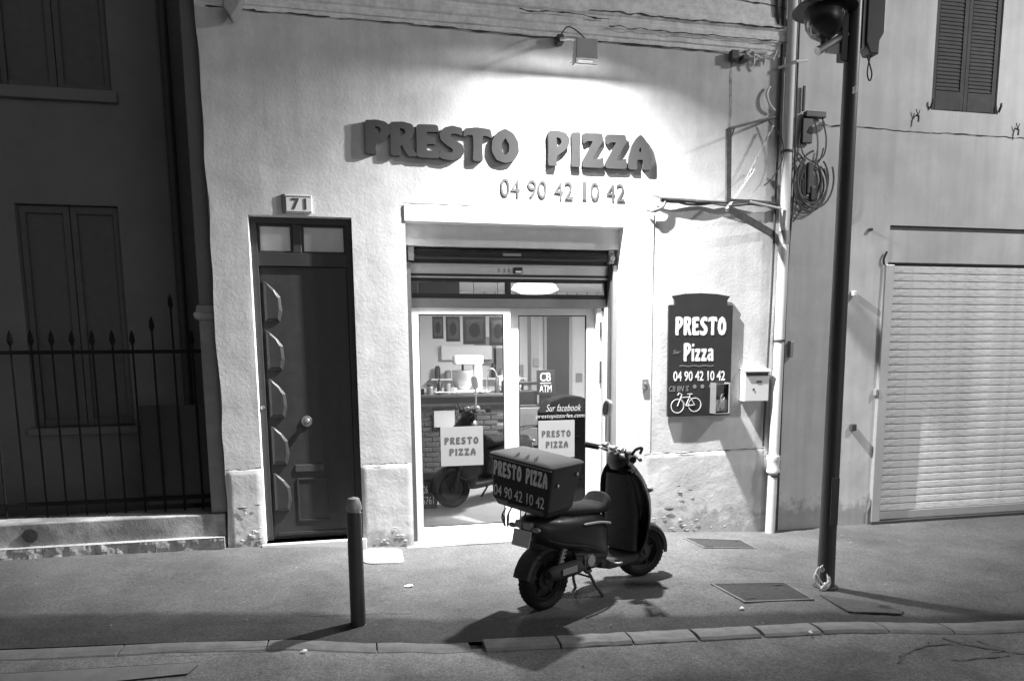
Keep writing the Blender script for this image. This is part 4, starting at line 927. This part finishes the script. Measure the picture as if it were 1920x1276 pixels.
# cable bundle along the wall
CBn = empty('cable_bundle', (0,0,0), label='sagging cable bundle along the wall from the bracket to a torn hook end', cat='cable')
for i, (dz, r_, mt) in enumerate([(0,.016,M_cable),(.028,.012,M_cable),(-.022,.014,M_rust),(.010,.010,M_alud)]):
    pts = [(3.08+j*.145, -.05-.012*math.sin(j+i), 3.495+dz*math.cos(j*.8+i)+.006*math.sin(j*1.7+i)) for j in range(10)]
    MB().tube(spline(pts,5), r_, 8).build('cable', mt, CBn, smooth=True)
MB().tube(spline([(3.10,-.05,3.50),(3.04,-.06,3.53),(2.985,-.05,3.535)],5), .012, 8).build('cable_end', M_alu, CBn, smooth=True)
MB().tube(spline([(3.13,-.05,3.48),(3.09,-.06,3.42),(3.0,-.06,3.385),(2.93,-.05,3.39)],5), [.018]*8+[.022]*4+[.010]*4, 8).build('torn_sleeve', M_alud, CBn, smooth=True)
# white tangle under the cornice
tg = MB(); rr = random.Random(5)
for i in range(10):
    x = 3.92+i*.042; tg.tube([(x,-.05,4.97+rr.uniform(-.02,.03)),(x+.05,-.10,4.96+rr.uniform(-.05,.05)),(x+rr.uniform(-.02,.07),-.08,4.92+rr.uniform(-.07,.04))], .010, 6)
tg.tube([(3.90,-.06,4.985),(4.2,-.09,4.99)], .02, 8)
tag(tg.build('plastic_tangle', M_cablew, None, smooth=True), 'white torn plastic tangle hanging under the right end of the cornice', 'plastic')
jb = MB(); jb.box(3.81,3.89,-.09,-.02,4.90,4.99); jb.box(3.92,3.99,-.12,-.02,4.89,4.94)
tag(jb.build('junction_box', M_iron, None, bevel=.008), 'dark junction box under the cornice at the head of the rusty streak', 'junction box')
el = MB().tube(spline([(4.28,-.04,4.68),(4.24,-.05,4.60),(4.27,-.06,4.50),(4.34,-.05,4.44)],5), .013, 8)
tag(el.build('cable_elbow', M_cablew, None, smooth=True), 'pale hooked cable elbow on the wall left of the downpipe', 'cable')
# coiled cables right of the pipe
CO = empty('coiled_cable', (0,0,0), label='tangled black cable coils hanging on the wall right of the downpipe', cat='cable')
for i in range(7):
    cx, cz, r_ = 4.82+.03*math.sin(i*2.3), 3.74+.03*math.cos(i*3.1), .11+.018*i; st = R(100-12*i)
    MB().tube([(cx+r_*1.0*math.cos(st-a), -.05-.012*i, cz+r_*1.35*math.sin(st-a)) for a in [R(q) for q in range(0, 290, 12)]], .011, 6).build('cable_loop', M_cable, CO, smooth=True)
for i, P in enumerate(([(4.92,-.06,4.40),(4.97,-.07,4.2),(4.95,-.07,4.03),(4.84,-.06,3.96),(4.72,-.05,4.02),(4.67,-.04,4.16)],[(4.94,-.08,4.1),(4.90,-.08,3.97),(4.80,-.07,3.88),(4.78,-.06,3.75)],[(4.64,-.05,4.05),(4.72,-.07,3.93),(4.74,-.07,3.6),(4.70,-.06,3.45),(4.62,-.05,3.33)],[(4.62,-.05,3.62),(4.66,-.06,3.55),(4.74,-.07,3.50)],[(4.70,-.05,4.42),(4.66,-.05,4.2),(4.64,-.05,4.0)])):
    MB().tube(spline(P,8), .009, 6).build('cable_loop', M_cable, CO, smooth=True)
MB().box(4.76,4.83,-.10,-.02,3.62,3.95).build('splice_box', M_iron, CO, bevel=.015); MB().box(4.80,4.86,-.12,-.05,3.55,3.70).build('splice_box', M_black, CO, bevel=.012)
TB = empty('terminal_box', (0,0,0), label='open dark terminal box with hanging wires above the cable coils', cat='terminal box')
t_ = MB(); t_.box(4.70,4.94,-.12,-.01,4.40,4.46); t_.box(4.68,4.80,-.08,-.01,4.14,4.399); t_.build('box_body', M_black, TB, bevel=.008)
MB().box(4.685,4.705,-.05,-.005,4.47,4.72).build('riser', M_iron, TB)
for i in range(6):
    MB().tube([(4.80+(.06+.012*i)*math.cos(a)*1.1, -.09, 4.36+(.06+.012*i)*math.sin(a)) for a in [R(q) for q in range(-120, 10, 12)]], .005, 6).build('wire', M_cable, TB, smooth=True)

CO.scale.y = .5; TB.scale.y = .55
# ------------------------------------------------------------------ right-hand building
BR_ = empty('right_building', (0,0,0), label='pale plastered building on the right with roller shutter and louvred window', cat='building')
GAR = (5.86, 9.2, -.06, 3.335); WIN = (6.29,7.15,4.585,7.0)
wall_grid(4.60, 13.0, -.2, 8.5, [GAR, WIN], .05, .012, .005).build('wall', M_wall_r, BR_, fix=False, smooth=True)
rv = MB(); reveal(rv, GAR, .012, .14); reveal(rv, WIN, .012, .09); rv.build('reveal', M_wall_r, BR_)
MB().box(4.575,4.60,-.004,.02,-.2,8.5).build('wall_joint', M_gap, BR_)
crack_strip('crack', [(4.93,4.352),(5.5,4.350),(6.1,4.338),(6.6,4.348),(7.3,4.345),(8.2,4.35)], .007, M_gap, BR_, y=.004)
MB().box(5.87,9.19,.03,.10,3.285,3.333).build('slot', M_iron, BR_)
MB().box(5.862,9.198,.02,.115,2.93,3.284).build('shutter_casing', M_wall_r, BR_, bevel=.004)
MB().box(5.862,9.198,.05,.125,2.905,2.928).build('casing_gap', M_iron, BR_)
MB().box(5.80,5.915,-.03,.06,-.05,2.90).build('guide_rail', M_alu, BR_, bevel=.006)
RS = MB().box(5.92,9.19,.09,.10,-.04,2.904).build('roller_shutter', M_iron, BR_)
sl = MB(); n = 6
sl.loft([[(x,.056,0),(x,.0455,.005),(x,.0445,.02),(x,.044,.045),(x,.0445,.070),(x,.046,.0775),(x,.056,.0815),(x,.085,.0815),(x,.085,0)] for x in (0,3.265)])
s0 = sl.build('shutter_slat', M_shutslat, RS, smooth=False)
for i in range(33):
    s = s0 if i == 0 else s0.copy()
    if i: col.objects.link(s); s.parent = RS
    s.location = (5.922, random.uniform(0,.002), .055+i*.0863)
MB().box(5.918,9.19,.03,.088,-.045,.052).build('bottom_bar', M_alu, RS, bevel=.006)
MB().box(5.80,9.3,-.04,.09,-.12,-.048).build('shutter_sill', M_iron, BR_)
# upper louvred shutters
for x0, x1 in ((6.30,6.718),(6.722,7.14)):
    f = MB(); f.box(x0,x0+.05,.03,.07,4.60,6.98); f.box(x1-.05,x1,.03,.07,4.60,6.98); f.box(x0+.05,x1-.05,.03,.07,4.60,4.80); f.box(x0+.05,x1-.05,.03,.07,5.85,5.95); f.box(x0+.05,x1-.05,.03,.07,6.9,6.98)
    o = f.build('window_shutter', M_shutterwood, BR_, bevel=.003)
    lv = MB()
    z = 4.81
    while z < 6.88:
        if not 5.81 < z < 5.95: lv.add([(x0+.05,.038,z),(x1-.05,.038,z),(x1-.05,.050,z+.03),(x0+.05,.050,z+.03),(x0+.05,.038,z+.012),(x1-.05,.038,z+.012),(x1-.05,.050,z+.042),(x0+.05,.050,z+.042)],[(3,2,1,0),(4,5,6,7),(0,1,5,4),(1,2,6,5),(2,3,7,6),(3,0,4,7)])
        z += .040
    q = lv.build('louvre', M_shutterwood, o); q['kind'] = 'stuff'
MB().box(6.26,7.18,.07,.09,4.585,7.0).build('window_back', M_black, BR_)
for x, z in ((6.27,4.65),(7.17,4.66)):
    MB().tube([(x,0,z-.06),(x,-.03,z),(x,-.03,z+.03)], .012).build('shutter_catch', M_iron, BR_)
for x, z in ((6.095,4.49),(7.42,4.42)):
    MB().tube([(x,.0,z+.02),(x,-.04,z+.0),(x,-.04,z-.06)], .010).build('wall_hook', M_iron, BR_)
    MB().tube([(x,-.03,z+.01),(x-.03,-.03,z+.075)], .005).build('hook_arm', M_iron, BR_); MB().tube([(x,-.03,z+.01),(x+.02,-.03,z+.07)], .005).build('hook_arm', M_iron, BR_)
sm = [('vent_block','small dark square block on the wall between lamp post and roller shutter','block',(5.47,5.535,1.035,1.115),M_iron),
      ('entry_plate','narrow grey plate on the wall just right of the downpipe','plate',(4.64,4.685,1.88,2.06),M_alud),
      ('shutter_lock','small lock knob beside the left guide rail of the roller shutter','lock',(5.755,5.79,1.43,1.51),M_galv),
      ('wall_peg','tiny dark peg in the wall above the lamp post middle','peg',(5.57,5.61,3.26,3.29),M_iron),
      ('insulator_knob','pale knob on the wall peeping out right of the lamp post','knob',(5.40,5.445,2.55,2.61),M_white)]
for nm, lb, ct, (a,b,c,d), mt in sm: tag(MB().box(a,b,-.04,.011,c,d).build(nm, mt, None, bevel=.01), lb, ct)
mb = MB(); mb.tube(spline([(5.79,-.01,2.90),(5.775,-.02,2.96),(5.81,-.02,3.04)],4), .012); tag(mb.build('shutter_hook', M_iron, None, smooth=True), 'small curved hook at the top corner of the roller shutter', 'hook')
mb = MB(); mb.prism([(5.755,-.09),(5.80,-.09),(5.80,.20),(5.785,.23),(5.775,.14),(5.752,.08)], -.02, .011); tag(mb.build('rusty_guard', M_rust, None, bevel=.004), 'rusty corner guard at the foot of the roller shutter frame', 'guard')

# ------------------------------------------------------------------ left-hand house, set back behind a railing
M_winpaint = mat('window_paint', .10, .8, .15, 10)
LH = empty('left_house', (0,0,0), label='unlit house on the left set back behind an iron railing', cat='house')
LW = (-3.36,-2.40,1.22,3.50); LU = (-3.40,-2.37,4.62,6.2)
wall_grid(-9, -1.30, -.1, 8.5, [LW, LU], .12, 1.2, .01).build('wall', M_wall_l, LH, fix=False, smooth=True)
rv = MB(); reveal(rv, LW, 1.2, 1.32); reveal(rv, LU, 1.2, 1.32); rv.build('reveal', M_wall_l, LH)
for (a,b,c,d) in (LW, LU):
    f = MB()
    f.box(a,b,1.30,1.34,c,d); w0 = f.build('window', M_winpaint, LH)
    q = MB(); mid = (a+b)/2
    for x0, x1 in ((a+.01,mid-.005),(mid+.005,b-.01)):
        q.box(x0,x0+.06,1.26,1.298,c+.01,d-.01); q.box(x1-.06,x1,1.26,1.298,c+.01,d-.01); q.box(x0+.06,x1-.06,1.26,1.298,c+.01,c+.08); q.box(x0+.06,x1-.06,1.26,1.298,d-.08,d-.01)
    q.build('shutter_frame', M_winpaint, w0, bevel=.004)
MB().box(LW[0]-.05,LW[1]+.05,1.12,1.21,LW[2]-.08,LW[2]-.001).build('window_sill', M_wall_l, LH, bevel=.01)
MB().box(-3.46,-2.31,1.13,1.21,4.50,4.615).build('window_sill', M_wall_l, LH, bevel=.01)
tag(MB().tube([(-1.82,1.10,8.4),(-1.82,1.10,.3)], .045, 12).build('dark_downpipe', M_iron, None, smooth=True), 'dark downpipe in the corner of the set-back left house', 'pipe')
yardf = MB().box(-9,-1.31,.425,1.22,.0,.2).build('yard_ground', M_wall_l); yardf['kind'] = 'structure'
# pilaster between house and pizzeria
PL = empty('gate_pillar', (0,0,0), label='dark stone pillar with a moulded cap at the left corner of the pizzeria', cat='pillar')
MB().box(-1.46,-1.312,.07,.40,.445,2.28).build('shaft', M_pilaster, PL, bevel=.01)
MB().loft([[(x,y,z) for x,y in ((a,b),(c,b),(c,.42),(a,.42))] for a,b,c,z in ((-1.46,.07,-1.313,2.28),(-1.49,.04,-1.312,2.30),(-1.50,.03,-1.312,2.34),(-1.48,.05,-1.312,2.36),(-1.47,.06,-1.312,2.42))]).build('cap', M_pilaster, PL, bevel=.004)
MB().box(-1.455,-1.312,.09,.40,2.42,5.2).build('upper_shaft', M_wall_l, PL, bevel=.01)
# low wall under the railing
ST = empty('railing_plinth', (0,0,0), label='low pale concrete wall on a rough stone ledge under the dark railing', cat='low wall')
MB().box(-9,-1.33,.03,.42,.1,.44).build('coping', M_concrete, ST, bevel=.012)
rs = []
x = -1.34
i = 0
while x > -8.5:
    L_ = [.62,.95,1.0,.9][i%4]; i += 1
    mb = wall_grid(x-L_+.006, x, 0, .115, [], .022, -.03, .030); base = []
    n = len(mb.v); mb.v += []
    # rough face plus flat dressed top
    mb2 = MB(); mb2.v = list(mb.v); mb2.f = list(mb.f)
    mb2.add([(x-L_+.006,-.022,.115),(x,-.022,.115),(x,.03,.122),(x-L_+.006,.03,.122)], [(0,1,2,3)])
    mb2.add([(x-L_+.006,-.03,.0),(x-L_+.006,-.022,.115),(x-L_+.006,.03,.122),(x-L_+.006,.03,0)], [(0,1,2,3)]); mb2.add([(x,-.03,.0),(x,-.022,.115),(x,.03,.122),(x,.03,0)], [(3,2,1,0)])
    o = mb2.build('ledge_stone', M_stone, ST, loc=(0,0,.105), fix=False); x -= L_
MB().lathe([(0,.0),(.06,0),(.065,-.012),(0,-.014)], (-3.02,.028,.33), 'y', 16).build('drain_cap', M_iron, ST)
# railing
M_rail = mat('railing_paint', .016, .95, .2, 12, spec=.0)
M_darkglass = mat('dark_shutter_paint', .11, .7, .2, 12)
RL = empty('iron_railing', (0,0,0), label='dark spiked iron railing on the low wall in front of the left house', cat='railing')
bars = [-2.80-.172*k for k in range(1,14)]+[-2.80,-2.628,-2.456,-2.284,-2.11,-1.93,-1.75,-1.58]
for x in bars:
    zt = 2.20
    if x in (-1.93,): zt = 2.33
    if x in (-1.75,): zt = 2.54
    mb = MB(); mb.tube([(x,.30,.40),(x,.30,zt-.14)], .009, 8); mb.loft([[(x+s*c,.30+s*d,z) for c,d in ((-1,-1),(1,-1),(1,1),(-1,1))] for s,z in ((.008,zt-.14),(.020,zt-.10),(.014,zt-.04),(.002,zt))]); mb.build('bar', M_rail, RL)
for z in (.55,1.98): MB().box(-5.2,-1.47,.285,.315,z,z+.035).build('rail', M_rail, RL)
for x, z0 in ((-2.10,1.48),): MB().box(x,-1.48,.32,.33,.5,z0).build('sheet_panel', M_black, RL, bevel=.003)

# ------------------------------------------------------------------ bollard, lamp post
bo = empty('bollard', (-.08,-2.15,g(-.08)-.02), label='slim dark steel bollard at the kerb in front of door 71', cat='bollard')
MB().lathe([(.062,0),(.062,.012),(.053,.016),(.052,.82),(.052,.835),(.046,.84)], n=24).build('post', M_post, bo, smooth=True)
MB().lathe([(.0465,.84),(.0465,.852),(.054,.855),(.055,.865),(.052,.90),(.038,.935),(.0,.948)], n=24).build('cap', M_galv, bo, smooth=True)
lp = empty('lamp_post', (3.807,-1.985,g(3.8)), label='tall dark round post on the right carrying the dome lantern', cat='lamp post')
MB().lathe([(.075,-.02),(.072,.05),(.068,.4),(.062,2.5),(.055,5.0),(.05,7.0),(0,7.0)], n=28).build('pole', M_post, lp, smooth=True)
MB().lathe([(.10,-.02),(.10,.012),(.075,.016)], n=24).build('base_flange', M_iron, lp, smooth=True)
MB().box(-.035,.035,-.0735,-.0600,.55,.95).build('access_hatch', M_iron, lp, bevel=.004)
MB().box(-.022,-.002+.0,-.09,-.05,3.95,4.0).build('bolt', M_white, lp, bevel=.004)
MB().box(-.115,-.060,-.03,.03,4.20,4.54).build('mounting_rail', M_post, lp, bevel=.004)
bx = MB(); bx.prism([(.085,4.34),(.125,4.26),(.20,4.26),(.205,4.36),(.24,4.42),(.24,4.66),(.10,4.66),(.085,4.70)], -.05, .05); bx.build('control_box', M_post, lp, bevel=.008)
bx = MB(); bx.box(.062,.084,-.03,.03,4.30,4.68); bx.build('box_bracket', M_galv, lp)
MB().tube(spline([(.13,0,4.27),(.16,0,4.20),(.185,0,4.13),(.17,0,4.08),(.145,0,4.12),(.15,0,4.20),(.17,0,4.27)],6), .006, 6).build('hanging_loop', M_cable, lp, smooth=True)
MB().tube(spline([(.09,-.01,5.2),(.085,-.01,4.9),(.07,-.01,4.7)],4), .009, 6).build('cable', M_cable, lp, smooth=True)
dl = empty('dome_lantern', (3.555,-1.985,4.175), label='dark unlit dome lantern with a flat brim on an arm of the tall post', cat='lantern')
MB().tube([(-.05,0,.04),(.195,0,.18)], [.033,.028], 12).build('arm', M_galv, dl, smooth=True)
MB().prism([(.02,.035),(.19,.035),(.19,.16),(.05,.08)], -.012, .012).build('gusset', M_alud, dl)
MB().lathe([(.0,.07),(.03,.07),(.02,.10),(.035,.13),(0,.13)], n=14).build('neck', M_post, dl, smooth=True)
MB().lathe([(.0,.125),(.05,.13),(.10,.165),(.135,.22),(.148,.29),(.147,.345),(0,.35)], n=28).build('globe', mat('smoked_dome', .03, .12, .1, 5), dl, smooth=True)
MB().lathe([(.148,.345),(.19,.345),(.235,.335),(.237,.345),(.19,.385),(.12,.43),(.05,.445),(0,.447)], n=32).build('brim', M_post, dl, smooth=True)
# broken collar at the foot of the post
ck = MB(); rr = random.Random(9)
for k in range(9):
    a0 = rr.uniform(0,6.28); p = [(3.735+.055*math.cos(a0+q*1.1)*rr.uniform(.7,1.2)+rr.uniform(-.02,.02), -2.05+.03*math.sin(a0+q), g(3.8)+.10+.07*math.sin(a0+q*1.1)+rr.uniform(-.025,.03)) for q in range(5)]
    ck.tube(spline(p,4), .0065, 6)
ck.tube(spline([(3.72,-2.06,.0-.06),(3.70,-2.08,-.02),(3.745,-2.07,.02)],4), .012, 6)
tag(ck.build('broken_collar', M_cablew, None, smooth=True), 'broken white plastic collar tangled round the foot of the tall post', 'plastic')
# street lamp beyond the right edge: the source of the even light on the right wall
sl_ = empty('street_lamp', (STREET[0],0,STREET[2]), label='wall-mounted street lamp beyond the right edge that lights the upper walls', cat='street lamp')
MB().box(-.08,.08,-.03,.01,-.2,.2).build('wall_plate', M_post, sl_, bevel=.005); MB().tube([(0,-.02,.0),(0,-.7,.16),(0,STREET[1]+.1,.16)], .03).build('arm', M_post, sl_)
MB().lathe([(0,.20),(.06,.20),(.20,.06),(.21,-.02),(.19,-.02),(.17,.05),(0,.09)], (0,STREET[1],.0)).build('lamp_shade', M_post, sl_, smooth=True); MB().lathe([(0,-.03),(.08,-.01),(.10,.04),(0,.085)], (0,STREET[1],.04)).build('lamp_glass', M_glass_lit, sl_)

# ------------------------------------------------------------------ covers in the pavement, patches, litter
def cover(nm, lb, cat, pts, mt, z=.008, group=None, tread=False, rnd_=0):
    mb = MB(); n = len(pts); c = sum(p[0] for p in pts)/n, sum(p[1] for p in pts)/n
    mb.add([(x,y,g(x)-.01) for x,y in pts]+[(x,y,g(x)+z) for x,y in pts], [tuple(range(n,2*n))]+[(i,(i+1)%n,(i+1)%n+n,i+n) for i in range(n)])
    o = mb.build(nm, mt, None, bevel=.001); return tag(o, lb, cat, group)
def cover_frame(o_pts, mt, par_name):
    c = Vector((sum(p[0] for p in o_pts)/len(o_pts), sum(p[1] for p in o_pts)/len(o_pts))); n = len(o_pts); mb = MB()
    ou = [(c.x+(p[0]-c.x)*1.05, c.y+(p[1]-c.y)*1.05) for p in o_pts]; inn = [(c.x+(p[0]-c.x)*.985, c.y+(p[1]-c.y)*.985) for p in o_pts]
    mb.add([(x,y,g(x)+.0095) for x,y in ou]+[(x,y,g(x)+.0095) for x,y in inn]+[(x,y,g(x)-.01) for x,y in ou], [(i,(i+1)%n,(i+1)%n+n,i+n) for i in range(n)]+[(i+2*n,(i+1)%n+2*n,(i+1)%n,i) for i in range(n)])
    mb.build('frame', mt, par_name)
    for i in (0, n//2):
        x, y = c.x+(o_pts[i][0]-c.x)*.7, c.y+(o_pts[i][1]-c.y)*.7
        MB().box(x-.035,x+.035,y-.012,y+.012,g(x)+.0078,g(x)+.0098).build('lifting_slot', M_gap, par_name)
def rr_poly(x0,x1,y0,y1,r,sk=0):
    out = []
    for cx, cy, a0 in ((x1-r,y1-r,0),(x0+r,y1-r,90),(x0+r,y0+r,180),(x1-r,y0+r,270)):
        for k in range(5):
            a = R(a0+22.5*k); y = cy+r*math.sin(a); out.append((cx+r*math.cos(a)+sk*(y-y1), y))
    return out
cover('pale_manhole_cover', 'pale square cover with rounded corners in the pavement behind the bollard', 'manhole cover', rr_poly(-.04,.34,-.64,-.10,.09), M_platew, .010)
cover('iron_floor_plate', 'dark trapezoid iron plate in the pavement left of the tall post', 'manhole cover', [(2.90,-2.26),(3.46,-2.30),(3.48,-1.88),(2.86,-1.80)], M_plate, .007)
cover_frame([(2.90,-2.26),(3.46,-2.30),(3.48,-1.88),(2.86,-1.80)], M_kerbd, bpy.data.objects['iron_floor_plate'])
cover('drain_grate', 'small dark inspection plate near the wall below the menu board', 'manhole cover', [(3.34,-.70),(3.88,-.74),(3.90,-.42),(3.30,-.33)], M_plate, .006)
cover_frame([(3.34,-.70),(3.88,-.74),(3.90,-.42),(3.30,-.33)], M_kerbd, bpy.data.objects['drain_grate'])
cover('asphalt_patch', 'cracked asphalt patch in the pavement right of the tall post', 'asphalt patch', [(3.58,-2.58),(3.98,-2.66),(4.06,-2.60),(3.96,-2.40),(3.60,-2.20)], mat('patch_asphalt', .07, .95, .25, 9, .8, 100), .006)
cover('road_patch', 'paler rectangular asphalt repair in the road at the lower left', 'asphalt patch', [(-2.6,-2.95),(-1.06,-2.86),(-1.02,-2.70),(-2.5,-2.62)], mat('pale_asphalt', .20, .95, .2, 6, .8, 100), -.012)
for i, pts in enumerate(([(3.58,-2.60),(3.80,-2.63),(3.99,-2.66)],[(3.90,-2.50),(3.99,-2.55),(3.95,-2.47),(4.05,-2.52)])):
    o = crack_strip('patch_crack', pts, .014, M_gap, None, True, proud=.0085); o['kind'] = 'structure'
for pts in ([(-.55,-2.02),(-.2,-2.0),(.05,-1.96),(.3,-1.98)],[(3.6,-1.55),(3.3,-1.4),(3.1,-1.42)],[(-1.2,-2.55),(-.6,-2.56)]):
    o = crack_strip('pavement_crack', pts, .006, M_gap, None, True, proud=.007); o['kind'] = 'structure'
M_crk = mat('crack_dirt', .13, 1, .3, 20)
def cr_road(pts, w_=.014):
    pts = spline([(a,b,0) for a,b in pts], 10); vs = []
    for i, p in enumerate(pts):
        ww = w_*(.2+1.2*abs(noise.noise(Vector((p.x*6,p.y*6,i*.4))))); t = (pts[min(i+1,len(pts)-1)]-pts[max(i-1,0)]).normalized(); nn = Vector((-t.y,t.x,0)); c = p+nn*.03*noise.noise(Vector((p.x*7,p.y*7,2)))
        for s in (-1,1): q = c+nn*s*ww; vs.append((q.x,q.y,g(q.x)-.0125))
    o = MB().add(vs, [(2*i,2*i+1,2*i+3,2*i+2) for i in range(len(pts)-1)]).build('road_crack', M_crk, None); o['kind'] = 'structure'
cr_road([(3.3,-3.45),(3.6,-3.25),(3.95,-3.2),(4.2,-3.3),(4.15,-3.42),(3.7,-3.45)]); cr_road([(3.95,-3.1),(4.15,-3.3),(4.35,-3.42)]); cr_road([(4.2,-3.15),(4.25,-3.3),(4.1,-3.35)])
# litter specks
lt = MB(); rr = random.Random(21)
for i in range(120):
    x = rr.uniform(-3,5); y = rr.uniform(yk(x)-.9, -.1); s = rr.choice([.004,.005,.006,.009]); z = (g(x)+.006 if y > yk(x) else g(x)-.017)
    if yk(x)-.2 < y < yk(x): z = g(x)+.004
    k = 5; lt.add([(x+s*math.cos(a*math.tau/k)*rr.uniform(.6,1.5), y+s*math.sin(a*math.tau/k)*rr.uniform(.6,1.5), z) for a in range(k)]+[(x,y,z+s*.7)], [(a,(a+1)%k,k) for a in range(k)])
o = lt.build('grit', M_kerbd, None); tag(o, 'loose pale grit scattered on pavement and road', 'grit', kind='stuff')
for i, (x, y, s, a, lb) in enumerate([(.33,-1.30,.055,.2,'flattened white paper scrap lying in the middle of the pavement'),(2.80,-2.38,.03,.6,'small white scrap on the pavement left of the iron plate'),(3.02,-2.93,.03,1.2,'white scrap on the kerb stones below the iron plate'),(-.42,-2.62,.03,.4,'white scrap on the worn kerb left of the bollard')]):
    mb = MB(); k = 7; z = g(x)+.008 if y > yk(x) else g(x)-.010
    if i == 2: z = g(x)+.008
    mb.add([(s*math.cos(q*math.tau/k)*random.uniform(.6,1.3), .5*s*math.sin(q*math.tau/k)*random.uniform(.6,1.3), 0) for q in range(k)]+[(0,0,.012)], [(q,(q+1)%k,k) for q in range(k)]+[tuple(range(k-1,-1,-1))])
    o = mb.build('paper_scrap', M_paper, None, loc=(x,y,z)); o.rotation_euler.z = a; tag(o, lb, 'litter')
